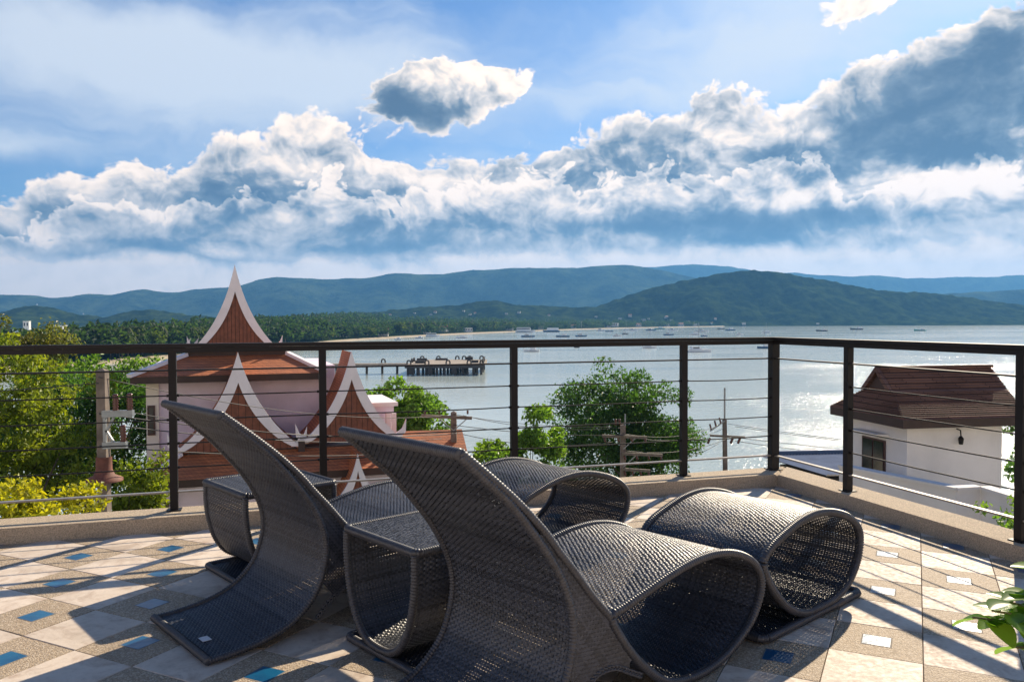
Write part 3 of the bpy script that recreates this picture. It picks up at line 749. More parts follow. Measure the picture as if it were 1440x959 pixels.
# ------------------------------------------------------------------ foliage
def leaf_mat(name, c1, c2, tr=(1.6, 1.7, .6), rough=.45):
    return mat(name, c1, rough, col2=c2, scale=.6, island=.45, trans=tr, spec=.35)
M['leaf_mid'] = leaf_mat('leaf_mid', (.17, .27, .045), (.10, .19, .04))
M['leaf_dark'] = leaf_mat('leaf_dark', (.085, .165, .042), (.045, .10, .032), (1.4, 1.6, .5))
M['leaf_lime'] = leaf_mat('leaf_lime', (.25, .31, .035), (.09, .15, .025), (1.6, 1.5, .45))
M['leaf_yellow'] = leaf_mat('leaf_yellow', (.40, .40, .03), (.20, .26, .03), (1.7, 1.5, .35))
M['leaf_olive'] = leaf_mat('leaf_olive', (.17, .16, .05), (.12, .14, .04))
M['leaf_pot'] = leaf_mat('leaf_pot', (.16, .28, .045), (.10, .20, .04), (1.5, 1.6, .4), .28)
M['bark'] = mat('bark', (.12, .095, .07), .9, var=.5, scale=6, bump=.5)
def leaves(centers, radii, n, size, seed, flat=.75, asp=1.9, hollow=.55):
    """n folded leaves spread through clumps; returns verts, quads"""
    g = np.random.default_rng(seed); centers = np.array(centers, float); radii = np.array(radii, float)
    pick = g.choice(len(centers), n, p=radii ** 2 / (radii ** 2).sum())
    d = g.normal(size=(n, 3)); d /= np.linalg.norm(d, axis=1)[:, None]
    rr = radii[pick] * (hollow + (1 - hollow) * g.random(n) ** .6) * (1 + .14 * g.normal(size=n))
    p = centers[pick] + d * rr[:, None] * np.array([1, 1, flat])
    ax = d * .5 + g.normal(size=(n, 3)) * .7 + np.array([0, 0, -.25]); ax /= np.linalg.norm(ax, axis=1)[:, None]
    sd = np.cross(ax, d + g.normal(size=(n, 3)) * .6); sd /= np.linalg.norm(sd, axis=1)[:, None] + 1e-9
    up = np.cross(sd, ax); L = size * (.6 + .8 * g.random(n))[:, None]; Wd = L / asp
    V = np.stack([p - ax * L * .5, p + sd * Wd * .5 + up * L * .10, p + ax * L * .5 - up * L * .08, p - sd * Wd * .5 + up * L * .10], 1)
    return V.reshape(-1, 3), np.arange(n * 4).reshape(-1, 4)
def tree(name, label, base, crown, n, size, m, seed, clumps=60, cr=.9, group=None, trunk=.18, cat='tree', hollow=.5, flat=.8):
    """crown: list of (center, radii xyz) ellipsoids in world space; base: trunk foot"""
    g = np.random.default_rng(seed); base = np.array(base, float)
    root = empty(name, base); tag(root, label, cat, group)
    C, Rr = [], []
    vol = np.array([np.prod(r) for _, r in crown]) ** .67; vol = vol / vol.sum()
    for k in range(clumps):
        i = g.choice(len(crown), p=vol); c, r = np.array(crown[i][0], float), np.array(crown[i][1], float)
        d = g.normal(size=3); d /= np.linalg.norm(d); q = (.5 + .62 * g.random()) if g.random() < .8 else g.random() * .6
        C.append(c + d * r * q - base); Rr.append(cr * (.35 + .95 * g.random() ** 1.4))
    V, Q = leaves(C, Rr, n, size, seed + 1, flat, hollow=hollow)
    link('crown', np_mesh('crown', V, Q, m, False), root)
    top = np.mean([c for c, _ in crown], axis=0) - base; fork = top * np.array([.5, .5, .45])
    mb = MB(); mb.tube([(0, 0, -.2), fork * .5 + g.normal(size=3) * .08, fork], [trunk * 1.25, trunk, trunk * .75], 8)
    link('trunk', mb.mesh('trunk', M['bark'], True), root)
    for c in [C[i] for i in g.choice(len(C), min(9, len(C)), replace=False)]:
        mb = MB(); mid = (fork + c) / 2 + g.normal(size=3) * .25 + np.array([0, 0, -.15])
        mb.tube([fork * .97, mid, c], [trunk * .5, trunk * .3, trunk * .1], 6); link('limb', mb.mesh('limb', M['bark'], True), root)
    return root
def ell(px, py, Y, rx, ry, rd):          # ellipsoid seen at photo (px,py), radii in photo pixels across, world metres in depth
    s = Y / FPX; return (at_y(px, py, Y), (rx * s, rd, ry * s))
def foot(px, Y, z=-12.2): p = at_y(px, 600, Y); return (p[0], p[1], z)
tree('broadleaf_tree', 'tall dense dark green tree in front of the bay, right of the middle', foot(868, 46, -13), [ell(862, 556, 46, 66, 42, 2.6), ell(915, 590, 45, 55, 52, 2.4), ell(825, 600, 46, 46, 58, 2.4), ell(905, 650, 46, 68, 44, 2.4), ell(865, 640, 47, 92, 70, 2.8), ell(950, 625, 46, 26, 50, 1.8)], 36000, .19, M['leaf_dark'], 101, 210, .85)
tree('broadleaf_tree', 'smaller bushy green tree left of the tall dark tree', foot(745, 33), [ell(765, 606, 33, 34, 30, 1.1), ell(706, 640, 33, 40, 20, 1.2), ell(735, 625, 33, 30, 26, 1.1), ell(770, 655, 33, 45, 30, 1.2), ell(740, 680, 33, 60, 40, 1.4)], 7500, .20, M['leaf_mid'], 111, 46, .5, trunk=.12)
tree('broadleaf_tree', 'leafy green tree at the right corner of the temple-roofed house', foot(560, 40), [ell(560, 560, 40, 46, 32, 1.8), ell(590, 590, 40, 34, 26, 1.5), ell(530, 570, 40, 30, 34, 1.5), ell(560, 620, 40, 60, 40, 2.0)], 8500, .24, M['leaf_mid'], 121, 52, .7)
tree('broadleaf_tree', 'sunlit yellow green tree at the left edge beside the utility pole', foot(40, 30), [ell(40, 560, 30, 95, 60, 2.5), ell(-30, 530, 30, 80, 60, 2.2), ell(60, 640, 31, 90, 60, 2.5), ell(-60, 620, 30, 90, 80, 2.5)], 14000, .19, M['leaf_lime'], 131, 80, .75)
tree('broadleaf_tree', 'olive green tree rising above the railing at the far left', foot(8, 52), [ell(-10, 478, 52, 62, 28, 2.5), ell(40, 490, 52, 55, 22, 2.2), ell(-60, 500, 52, 70, 40, 2.8)], 9000, .25, M['leaf_olive'], 141, 60, .9)
tree('broadleaf_tree', 'dark green tree behind the utility pole on the left', foot(150, 36), [ell(130, 600, 36, 85, 48, 2.4), ell(185, 640, 36, 60, 62, 2.4), ell(90, 660, 35, 80, 60, 2.4), ell(160, 560, 38, 60, 28, 2.0)], 14000, .20, M['leaf_dark'], 151, 80, .8)
tree('broadleaf_tree', 'mid green tree left of the house under the beach strip', foot(185, 58), [ell(185, 532, 58, 60, 22, 2.6), ell(130, 540, 58, 60, 26, 2.6), ell(220, 555, 58, 40, 40, 2.4), ell(90, 528, 60, 50, 24, 2.6)], 7000, .34, M['leaf_mid'], 161, 70, .95)
tree('broadleaf_tree', 'deep green tree filling the gap behind the sunlit tree at the left edge', foot(55, 40), [ell(50, 590, 40, 110, 60, 2.6), ell(0, 650, 40, 110, 70, 2.6), ell(105, 545, 41, 60, 34, 2.2)], 12000, .22, M['leaf_dark'], 191, 90, .85)
tree('broadleaf_tree', 'broad green tree outside the left edge behind the railing', foot(-190, 38), [ell(-190, 560, 38, 110, 70, 2.8), ell(-250, 620, 38, 120, 80, 2.8)], 8000, .28, M['leaf_mid'], 196, 80, 1.0)
tree('garden_shrub', 'bright yellow leaved shrub at the lower left below the kerb', foot(60, 12.5), [ell(30, 715, 12.5, 75, 40, .8), ell(95, 705, 12.6, 45, 32, .7), ell(-40, 720, 12.5, 70, 40, .8), ell(60, 770, 12.5, 110, 50, .9)], 4600, .10, M['leaf_yellow'], 171, 70, .26, trunk=.06, cat='shrub')
tree('garden_shrub', 'light green shrub by the trunk of the utility pole', foot(205, 22), [ell(200, 690, 22, 35, 50, .8), ell(175, 720, 22, 50, 40, .9)], 2600, .16, M['leaf_lime'], 176, 40, .4, trunk=.06, cat='shrub')
tree('garden_shrub', 'round green shrub at the foot of the white house by the right post', foot(1425, 13.5), [ell(1425, 735, 13.5, 36, 34, .6), ell(1440, 790, 13.5, 60, 40, .8)], 2000, .10, M['leaf_mid'], 181, 36, .22, trunk=.05, cat='shrub')
tree('broadleaf_tree', 'dark tree just showing behind the right end of the brown roof', foot(1445, 33), [ell(1443, 585, 33, 26, 24, 1.0), ell(1462, 640, 33, 34, 50, 1.2)], 2200, .24, M['leaf_dark'], 186, 34, .6)
# far shore: single trees and palms along the beach, the wood behind as one mass
def lump(seed, n=150, cr=.34):
    g = np.random.default_rng(seed); C = []; Rr = []
    for k in range(22):
        d = g.normal(size=3); d /= np.linalg.norm(d); C.append(d * np.array([.42, .42, .36]) * (.5 + .6 * g.random()) + np.array([0, 0, .62])); Rr.append(.16 + .14 * g.random())
    V, Q = leaves(C, Rr, n, .20, seed, hollow=.7); return V, Q
M['leaf_far'] = leaf_mat('leaf_far', (.060, .095, .030), (.022, .048, .020), (1.2, 1.4, .6), .7)
M['leaf_far_lime'] = leaf_mat('leaf_far_lime', (.12, .15, .035), (.06, .10, .028), (1.3, 1.4, .5), .7)
far_me = []
for k in range(5):
    V, Q = lump(300 + k, 420); me = np_mesh('far_tree', V, Q, M['leaf_far_lime' if k == 1 else 'leaf_far'], False)
    mb = MB(); mb.tube([(0, 0, -.05), (.01, 0, .5)], [.03, .02], 5); far_me.append((me, mb.mesh('far_trunk', M['bark'], True)))
def palm_meshes(seed):
    g = np.random.default_rng(seed); mb = MB(); lean = g.normal(size=2) * .08
    top = np.array([lean[0], lean[1], .86]); mb.tube([(0, 0, -.03), (lean[0] * .3, lean[1] * .3, .45), top], [.022, .016, .014], 6)
    V, Q = [], []; n = 0
    for f in range(15):
        an = f * 2.4 + g.random() * .4; el = g.uniform(-.5, .9); d = np.array([math.cos(an), math.sin(an), 0]); s = np.array([-d[1], d[0], 0]); L = g.uniform(.26, .36)
        pr = None
        for t in np.linspace(0, 1, 6):
            p = top + d * L * t + np.array([0, 0, L * (el * t - 1.15 * t * t)]); w = .05 * math.sin(math.pi * (.12 + .85 * t)) + .004
            V += [p - s * w - np.array([0, 0, w * .5]), p, p + s * w - np.array([0, 0, w * .5])]
            if pr is not None: Q += [(pr, pr + 1, n + 1, n), (pr + 1, pr + 2, n + 2, n + 1)]
            pr = n; n += 3
    return mb.mesh('palm_trunk', M['bark'], True), np_mesh('palm_crown', np.array(V), np.array(Q), M['leaf_far_lime'], False)
palm_me = [palm_meshes(400 + k) for k in range(3)]
def far_point(px, inland):
    v = np.interp(px, [p[0] for p in shore_px], [p[1] for p in shore_px]); Y = (EYE - SEA) * FPX / (v - 450.0)
    return np.array([(px - 720) / FPX * Y - .1 * inland, Y + inland, SEA + 2.0 + inland * .006])
g = np.random.default_rng(55)
SEG = [(0, 285, 'left of the pointed roof'), (285, 500, 'just right of the pointed roof'), (500, 690, 'above the old pier'), (690, 850, 'behind the moored ferries'), (850, 1100, 'at the foot of the headland')]
def seg_of(px): return [t for a, b, t in SEG if a <= px < b][0]
px_list = list(np.linspace(90, 990, 150) + g.uniform(-4, 4, 150))
for k, px in enumerate(px_list):
    if 282 < px < 384: continue
    Y0 = far_point(px, 0)[1]; sg_ = seg_of(px)
    p = far_point(px, g.uniform(20, 24 + .10 * Y0)); h = g.uniform(8, 14) * (1.0 if px < 750 else .85)
    if g.random() < .36:
        tr, cr = palm_me[g.integers(3)]; r = empty('coconut_palm', p, g.uniform(0, 6)); r.scale = (h * 1.1,) * 3
        tag(r, 'coconut palm in the shore belt ' + sg_, 'palm', 'far palms ' + sg_); link('trunk', tr, r); link('crown', cr, r)
    else:
        cr, tr = far_me[g.integers(5)]; r = empty('shore_tree', p, g.uniform(0, 6)); s = g.uniform(.8, 1.35); r.scale = (h * s, h * s, h * .95)
        tag(r, 'round leafy tree in the shore belt ' + sg_, 'tree', 'far trees ' + sg_); link('trunk', tr, r); link('crown', cr, r)
big = [(430, 60, 17), (578, 70, 14), (552, 50, 12), (690, 70, 13)]
for (px, inn, h), lb in zip(big, ['tallest round dark tree of the shore belt, right of the pointed roof', 'dark round tree in the shore belt above the pier', 'rounded dark tree in the shore belt left of the pier', 'dark round tree at the shore near the anchored boats']):
    p = far_point(px, inn); cr, tr = far_me[0]; r = empty('shore_tree', p, px); r.scale = (h * 1.05, h * 1.05, h)
    tag(r, lb, 'tree', 'trees along the far beach'); link('trunk', tr, r); link('crown', cr, r)
# wood behind (one mass)
N = 2600; V, Q = [], []; base = 0
protos = [lump(500 + k, 60) for k in range(4)]
for k in range(N):
    px = g.uniform(-350, 1010); inl = 24 + g.random() ** 1.5 * (1500 if px < 420 else 900)
    p = far_point(px, inl); v, q = protos[k % 4]; h = g.uniform(7, 13) ; a = g.uniform(0, 6.28); ca, sa = math.cos(a), math.sin(a)
    sc3 = np.array([h * 1.4, h * 1.4, h]) * (1 + inl / 1600)
    vv = v * sc3; vv = np.stack([vv[:, 0] * ca - vv[:, 1] * sa, vv[:, 0] * sa + vv[:, 1] * ca, vv[:, 2]], 1) + p
    V.append(vv); Q.append(q + base); base += len(v)
tag(link('far_wood', np_mesh('far_wood', np.concatenate(V), np.concatenate(Q), M['leaf_far'], False)), 'dense wood of trees and palms covering the plain behind the beach', 'wood', kind='stuff')
# headland and ridge canopy seen against the light
# ------------------------------------------------------------------ far houses
M['house_white'] = mat('house_white', (.72, .70, .67), .8, var=.15, scale=.3)
M['house_roof'] = mat('house_roof', (.36, .13, .07), .8, var=.4, scale=.5)
M['dark_glass'] = mat('dark_glass', (.02, .025, .03), .1)
def far_house(label, loc, w, d, h, roof, win=3, rz=0.0, name='far_house', cat='house', group=None, rm=None):
    r = empty(name, loc, rz); tag(r, label, cat, group)
    mb = MB(); mb.box(-w / 2, w / 2, -d / 2, d / 2, -1.5, h); mb.build('wall', M['house_white'], r)
    mb = MB()
    if roof == 'gable': mb.prism([(-w / 2 - .4, -d / 2 - .5, h + .01), (w / 2 + .4, -d / 2 - .5, h + .01), (0, -d / 2 - .5, h + w * .28)], (0, d + 1, 0)) if w < d else mb.prism([(-w / 2 - .5, -d / 2 - .4, h + .01), (-w / 2 - .5, d / 2 + .4, h + .01), (-w / 2 - .5, 0, h + d * .32)], (w + 1, 0, 0))
    else: mb.box(-w / 2 - .2, w / 2 + .2, -d / 2 - .2, d / 2 + .2, h, h + .35)
    mb.build('roof', rm or (M['house_roof'] if roof == 'gable' else M['house_white']), r)
    for k in range(win):
        mb = MB(); cx = (k + .5) / win * w - w / 2; mb.box(cx - w / win * .25, cx + w / win * .25, -d / 2 - .03, -d / 2 + .05, h * .35, h * .8); mb.build('window', M['dark_glass'], r)
    return r
from mathutils.bvhtree import BVHTree
hill_trees = []
for o in bpy.data.objects:
    if o.name.split('.')[0] in ('low_hill', 'headland', 'mountain_range', 'shore_plain'):
        hill_trees.append(BVHTree.FromPolygons([v.co.copy() for v in o.data.vertices], [tuple(p.vertices) for p in o.data.polygons]))
def on_hill(px, py):
    for dy in range(0, 40):
        d = Vector(ray(px, py + dy)).normalized(); best = None
        for t in hill_trees:
            h = t.ray_cast(Vector((0, 0, EYE)), d)
            if h[0] is not None and (best is None or h[3] < best[1]): best = (h[0], h[3])
        if best: return np.array(best[0])
    return at_y(px, py, 2000)
spots = [(535, 45, 'gable'), (470, 60, 'flat'), (600, 40, 'flat'), (625, 60, 'gable'), (660, 40, 'flat'), (500, 90, 'gable'), (720, 40, 'gable'), (765, 40, 'flat'), (812, 42, 'gable'), (860, 38, 'flat'), (872, 46, 'flat'), (905, 40, 'gable'), (945, 40, 'flat'), (965, 40, 'gable'), (985, 38, 'flat'), (160, 250, 'gable'), (205, 300, 'gable'), (245, 200, 'flat'), (120, 400, 'flat'), (390, 120, 'gable')]
for k, (px, inl, rf) in enumerate(spots):
    p = far_point(px, inl); s = .8 + .5 * random.random()
    p[2] += 2.5 if inl > 45 else .5
    far_house('pale %s house in the shore trees %s' % ('red-roofed' if rf == 'gable' else 'flat-roofed', seg_of(px)), p, 10 * s, 8 * s, 4.5 * s, rf, 3, random.uniform(-.4, .4), group='far %s houses %s' % ('red roofed' if rf == 'gable' else 'flat roofed', seg_of(px)))
for k, (px, py, Y) in enumerate([(548, 444, 0), (583, 441, 0), (606, 443, 0), (612, 440, 0), (652, 438, 0), (661, 443, 0), (668, 441, 0), (712, 442, 0), (730, 440, 0), (772, 444, 0), (838, 446, 0), (872, 449, 0), (886, 445, 0), (905, 451, 0), (912, 449, 0), (937, 447, 0), (944, 451, 0), (968, 453, 0), (1001, 455, 0), (1046, 456, 0), (1150, 456, 0), (1006, 449, 0)]):
    p = on_hill(px, py); sv_ = random.uniform(.6, 1.1); far_house('tiny white villa on the %s' % ('wooded ridge above the middle shore' if px < 830 else 'lower slope of the dark headland'), p, 9 * sv_, 7 * sv_, 4 * sv_, 'flat' if k % 3 else 'gable', 2, random.uniform(-.5, .5), group='villas on the %s' % ('middle ridge' if px < 830 else 'headland'))
far_house('white water tower block rising from the trees at the far left', at_y(38, 462, 900), 6, 6, 8, 'flat', 2, .2, 'tower_block', 'tower')
far_house('long low white building left of the round trees', at_y(82, 465, 820), 14, 9, 5, 'flat', 4, 0, 'low_block', 'building')
far_house('small white house on the slope of the shrine hill', on_hill(117, 442), 8, 8, 5, 'flat', 2, 0)
sh = empty('hilltop_shrine', on_hill(52, 428.5)); tag(sh, 'tiny white shrine crowning the round hill at the left', 'shrine')
mb = MB(); mb.box(-5, 5, -4, 4, -4, 1.5); mb.build('base', M['house_white'], sh)
mb = MB(); mb.tube([(0, 0, 1.5), (0, 0, 3.5), (0, 0, 5), (0, 0, 8)], [3.6, 3.2, 1.6, .2], 12); mb.build('dome', M['house_white'], sh, True)

# ------------------------------------------------------------------ pier
M['pier_concrete'] = mat('pier_concrete', (.36, .30, .24), .9, var=.35, scale=.4)
M['pier_dark'] = mat('pier_dark', (.07, .065, .06), .9, var=.3, scale=.4)
M['tyre'] = mat('tyre_rubber', (.02, .02, .02), .8)
pr = empty('concrete_pier', at_z(625, 528, SEA)); tag(pr, 'old concrete pier on piles standing out in the bay', 'pier')
pz = at_z(625, 528, SEA); DK = 3.6
mb = MB(); mb.box(-13, 13, 2, 34, DK - 1.1, DK); mb.build('deck', M['pier_concrete'], pr)
mb = MB(); mb.box(-75, -13.02, 8, 12.5, DK - .8, DK - .1); mb.build('walkway', M['pier_concrete'], pr)
mb = MB(); mb.box(-13.3, 13.3, 1.6, 1.98, DK - 1.3, DK - .1); mb.build('fender_beam', M['pier_dark'], pr)
pil = MB(); pil.tube([(0, 0, -2), (0, 0, DK - .9)], .42, 8); pile_me = pil.mesh('pile', M['pier_dark'], True)
for ix in range(9):
    for iy in range(3): link('pile', pile_me, pr, (-12.4 + ix * 3.05 + (ix % 2) * .5, 2.9 + iy * 13.5, 0))
for ix in range(11): link('pile', pile_me, pr, (-17 - ix * 5.2, 10.2 + (ix % 2) * .6, 0))
ar = MB(); ar.tube([(-.62, 0, 0), (-.62, 0, .75), (-.42, 0, 1.15), (0, 0, 1.28), (.42, 0, 1.15), (.62, 0, .75), (.62, 0, 0)], .27, 6); arch_me = ar.mesh('mooring_arch', M['pier_dark'], True)
for x_, y_, rz in [(-12, 2.6, 0), (-6, 2.6, 0), (1, 2.6, 0), (8, 2.6, 0), (12.2, 2.6, .6), (12.3, 9, 1.5), (12.3, 15, 1.5), (12.3, 20, 1.5), (12.2, 26, 1.5), (-11, 33.3, 0), (-5, 33.3, 0), (2, 33.3, 0), (4.5, 33.3, 0), (6.6, 33.3, 0), (11, 33.3, 0), (-22, 12, 0), (-34, 12, 0), (-47, 12, 0), (-12.4, 14, 1.5), (-12.4, 20, 1.5)]:
    link('mooring_arch', arch_me, pr, (x_, y_, DK - .02), rz)
for x_, y_, w_, h_ in ((-9, 9, 1.6, .9), (-3.5, 30, 2.2, .7), (6.5, 31, 1.4, 1.1), (9.5, 12, 1.2, .8), (-10.5, 28, 1.8, .8)):
    mb = MB(); mb.box(x_ - w_, x_ + w_, y_ - .8, y_ + .8, DK + .003, DK + h_); mb.build('kerb_block', M['pier_dark'], pr)
for x_ in (-11.2, -5, 3.0): 
    mb = MB(); mb.box(x_ - .8, x_ + .8, 2.1, 6, .2, DK - .95); mb.build('pile_wall', M['pier_dark'], pr)

# ------------------------------------------------------------------ boats
M['hull_white'] = mat('hull_white', (.70, .72, .74), .35); M['hull_blue'] = mat('hull_blue', (.06, .13, .24), .4); M['hull_dark'] = mat('hull_dark', (.05, .05, .055), .5); M['mast'] = mat('mast', (.30, .31, .33), .4)
M['hull_green'] = mat('hull_green', (.08, .30, .28), .5)
def hull(L, B, D, sheer=.25):
    mb = MB(); st = np.linspace(-1, 1, 9); V = []
    for t in st:
        b = B / 2 * (1 - max(0, t) ** 2.2) * (1 - .18 * max(0, -t)); z = D * (1 + sheer * t * t * (1 if t > 0 else .4))
        x = t * L / 2 + (.06 * L if t == 1 else 0)
        V += [(x, -b, z), (x * .96, -b * .75, D * .25), (x * .93, 0, -.35), (x * .96, b * .75, D * .25), (x, b, z)]
    F = []
    for i in range(8):
        for j in range(4): F.append((i * 5 + j, i * 5 + j + 1, (i + 1) * 5 + j + 1, (i + 1) * 5 + j))
        F.append((i * 5 + 4, i * 5, (i + 1) * 5, (i + 1) * 5 + 4))
    F.append((0, 1, 2, 3, 4)); mb.add(V, F); return mb
def boat(kind, label, px, py, L, hm, rz=0.0, group='boats anchored in the bay'):
    p = at_z(px, py, SEA); r = empty({'sail': 'sailing_boat', 'motor': 'motor_boat', 'fish': 'fishing_boat', 'cat': 'catamaran', 'ferry': 'ferry_boat'}[kind], p, rz); tag(r, label, 'boat', group)
    B = L * .27; D = L * .09 + .3
    if kind == 'cat':
        for s_ in (-1, 1): h = hull(L, L * .13, D); [h.v.__setitem__(i, (v[0], v[1] + s_ * L * .2, v[2])) for i, v in enumerate(h.v)]; h.build('hull', hm, r, False)
        mb = MB(); mb.box(-L * .38, L * .22, -L * .2, L * .2, D * .7, D * 1.05); mb.build('deck', M['hull_white'], r)
        mb = MB(); mb.prism([(-L * .30, -L * .16, D * 1.05), (L * .16, -L * .16, D * 1.05), (L * .04, -L * .16, D * 1.05 + 1.5), (-L * .30, -L * .16, D * 1.05 + 1.7)], (0, L * .32, 0)); cb = mb.build('cabin', M['hull_white'], r)
        mb = MB(); mb.box(-L * .25, L * .02, -L * .165, -L * .155, D * 1.05 + .6, D * 1.05 + 1.2); mb.build('window', M['dark_glass'], cb)
    else:
        hull(L, B, D, .55 if kind == 'fish' else .25).build('hull', hm, r)
        ch = L * .10 + .5; x0, x1 = (-L * .38, -L * .02) if kind == 'fish' else (-L * .25, L * .14)
        if kind == 'ferry': x0, x1, ch = -L * .42, L * .34, L * .16
        mb = MB(); mb.prism([(x0, -B * .32, D * .8), (x1, -B * .32, D * .8), (x1 - L * .06, -B * .32, D + ch), (x0, -B * .32, D + ch)], (0, B * .64, 0)); cb = mb.build('cabin', M['hull_white'], r)
        mb = MB(); mb.box(x0 + .2, x1 - L * .08, -B * .33, -B * .315, D + ch * .4, D + ch * .8); mb.build('window', M['dark_glass'], cb)
        if kind == 'fish': mb = MB(); mb.box(x0 - .3, x1 + .8, -B * .36, B * .36, D + ch + .02, D + ch + .14); mb.build('canopy', M['hull_dark'], r)
    if kind in ('sail', 'cat'):
        H_ = L * 1.25; mb = MB(); mb.tube([(L * .05, 0, D * .5), (L * .05, 0, H_)], .14, 6); mb.build('mast', M['mast'], r, True)
        mb = MB(); mb.tube([(L * .05, 0, D + 1.5), (-L * .36, 0, D + 1.4)], .16, 6); mb.build('boom', M['mast'], r, True)
        mb = MB()
        for q in ((L * .5, 0, D), (-L * .48, 0, D)): mb.tube([(L * .05, 0, H_), q], .02, 4)
        tag(mb.build('rigging', M['mast'], r), kind='stuff')
    elif kind == 'fish':
        mb = MB(); mb.tube([(L * .15, 0, D * .6), (L * .17, 0, D + L * .22)], .10, 6); mb.build('mast', M['mast'], r, True)
boat('cat', 'large white catamaran just left of the corner post', 981, 495, 13, M['hull_white'], R(8))
boat('sail', 'small sailing boat beside the middle railing post', 748, 494.5, 9, M['hull_white'], R(170))
boat('sail', 'white sailing boat above the tall dark tree', 913, 489.5, 9, M['hull_white'], R(10))
boat('sail', 'blue hulled sailing boat left of the corner post at the rail', 1076, 490, 9.5, M['hull_blue'], R(185))
boat('sail', 'blue sailing boat with a tall mast above the rail near the middle', 817, 473.5, 13, M['hull_blue'], R(20))
boat('motor', 'blue motor boat just above the rail left of the tall mast', 792, 474, 14, M['hull_blue'], R(175))
boat('motor', 'low blue motor boat above the rail beside the middle post', 742, 474, 14, M['hull_blue'], R(5))
boat('fish', 'dark fishing boat with a high bow, left one of the three off the headland', 1156, 466, 16, M['hull_dark'], R(180))
boat('fish', 'dark fishing boat with a high bow, middle one of the three off the headland', 1205, 463.8, 20, M['hull_dark'], R(175))
boat('fish', 'green fishing boat lying alone at the right in the sun glitter', 1294, 465.5, 17, M['hull_green'], R(180))
boat('ferry', 'long white ferry moored at the far shore left of the yachts', 738, 467.5, 28, M['hull_white'], R(4))
boat('ferry', 'white and blue tour ferry moored at the far jetty', 776, 467, 24, M['hull_blue'], R(178))
boat('ferry', 'white ferry boat at anchor left of the middle post', 608, 473.5, 15, M['hull_white'], R(10))
MORE = [(845, 465.5, 'motor', 16, 'hull_white'), (857, 466.5, 'motor', 12, 'hull_blue'), (881, 464.5, 'sail', 13, 'hull_white'), (890, 465, 'motor', 15, 'hull_white'), (879, 470, 'motor', 9, 'hull_dark'), (915, 465, 'motor', 16, 'hull_blue'), (928, 462.8, 'motor', 20, 'hull_green'), (946, 465, 'motor', 16, 'hull_white'), (940, 471.5, 'motor', 12, 'hull_blue'), (987, 466.5, 'motor', 18, 'hull_white'), (1027, 465, 'motor', 18, 'hull_blue'), (1040, 471, 'motor', 9, 'hull_white'), (977, 471, 'sail', 13, 'hull_white'), (1078, 468, 'sail', 11, 'hull_white'), (1014, 463, 'motor', 14, 'hull_dark'), (868, 473, 'motor', 10, 'hull_white'), (650, 475.5, 'motor', 12, 'hull_white'), (590, 476, 'motor', 9, 'hull_white'), (990, 473, 'motor', 8, 'hull_blue'), (811, 489, 'motor', 4, 'hull_dark'), (560, 478, 'motor', 8, 'hull_white')]
CN = {'hull_white': 'white', 'hull_blue': 'blue', 'hull_dark': 'dark', 'hull_green': 'teal'}
for k, (px, py, kd, L, hm) in enumerate(MORE):
    SL = {881: 'leftmost of the far white sailing boats, among the fleet', 977: 'far white sailing boat directly beyond the large catamaran', 1078: 'far white sailing boat with its mast beside the corner post'}
    boat(kd, SL.get(px) if kd == 'sail' else 'far %s %s anchored among the fleet before the wooded shore' % (CN[hm], 'sailing boat' if kd == 'sail' else 'motor boat'), px, py, L, M[hm], random.choice([0, math.pi]) + random.uniform(-.5, .5), 'far %s %s boats of the fleet' % (CN[hm], kd))

# ------------------------------------------------------------------ temple-roofed house
M['lilac_wall'] = mat('lilac_wall', (.88, .78, .92), .8, var=.20, scale=.6, bump=.1)
M['cream_wall'] = mat('cream_wall', (.84, .78, .70), .8, var=.10, scale=.8)
M['white_trim'] = mat('white_trim', (.88, .83, .86), .55, var=.08, scale=2)
M['brown_fascia'] = mat('brown_fascia', (.055, .030, .024), .6, var=.3, scale=3)
M['red_timber'] = mat('red_timber', (.24, .075, .04), .55, var=.35, scale=5)
M['frame_brown'] = mat('frame_brown', (.06, .022, .018), .5)
def roof_mat(name, c1, c2, row, brickw, axis=None):
    m = bpy.data.materials.new(name); m.use_nodes = True; T = NT(m.node_tree); b = T.n['Principled BSDF']
    tc = T.node('ShaderNodeTexCoord'); sp = T.node('ShaderNodeSeparateXYZ'); T.l.new(tc.outputs['Object'], sp.inputs[0])
    br = T.node('ShaderNodeTexBrick'); T.put(br.inputs['Vector'], T.vec(T.m('ADD', sp.outputs[0], sp.outputs[1]), T.m('MULTIPLY', sp.outputs[2], 1.0), 0.0))
    br.inputs['Color1'].default_value = c1 + (1,); br.inputs['Color2'].default_value = c2 + (1,); br.inputs['Mortar'].default_value = tuple(x * .45 for x in c2) + (1,)
    br.inputs['Scale'].default_value = 1.0; br.inputs['Brick Width'].default_value = brickw; br.inputs['Row Height'].default_value = row; br.inputs['Mortar Size'].default_value = row * .09
    n = T.noise(tc.outputs['Object'], .9, 5, .6)
    c = T.mix(T.ss(n, .4, .7, 0, .45), br.outputs['Color'], tuple(x * .5 for x in c2) + (1,))
    T.l.new(c, b.inputs['Base Color']); b.inputs['Roughness'].default_value = .65
    bn = T.node('ShaderNodeBump'); bn.inputs['Strength'].default_value = .7; bn.inputs['Distance'].default_value = .02; bn.invert = True
    T.l.new(br.outputs['Fac'], bn.inputs['Height']); T.l.new(bn.outputs[0], b.inputs['Normal'])
    return m
M['orange_tile'] = roof_mat('orange_roof_tile', (.58, .185, .062), (.42, .13, .046), .085, .16)
M['brown_tile'] = roof_mat('brown_roof_tile', (.19, .105, .080), (.13, .072, .058), .14, .9)
M['brown_tile'].node_tree.nodes['Principled BSDF'].inputs['Specular IOR Level'].default_value = .15

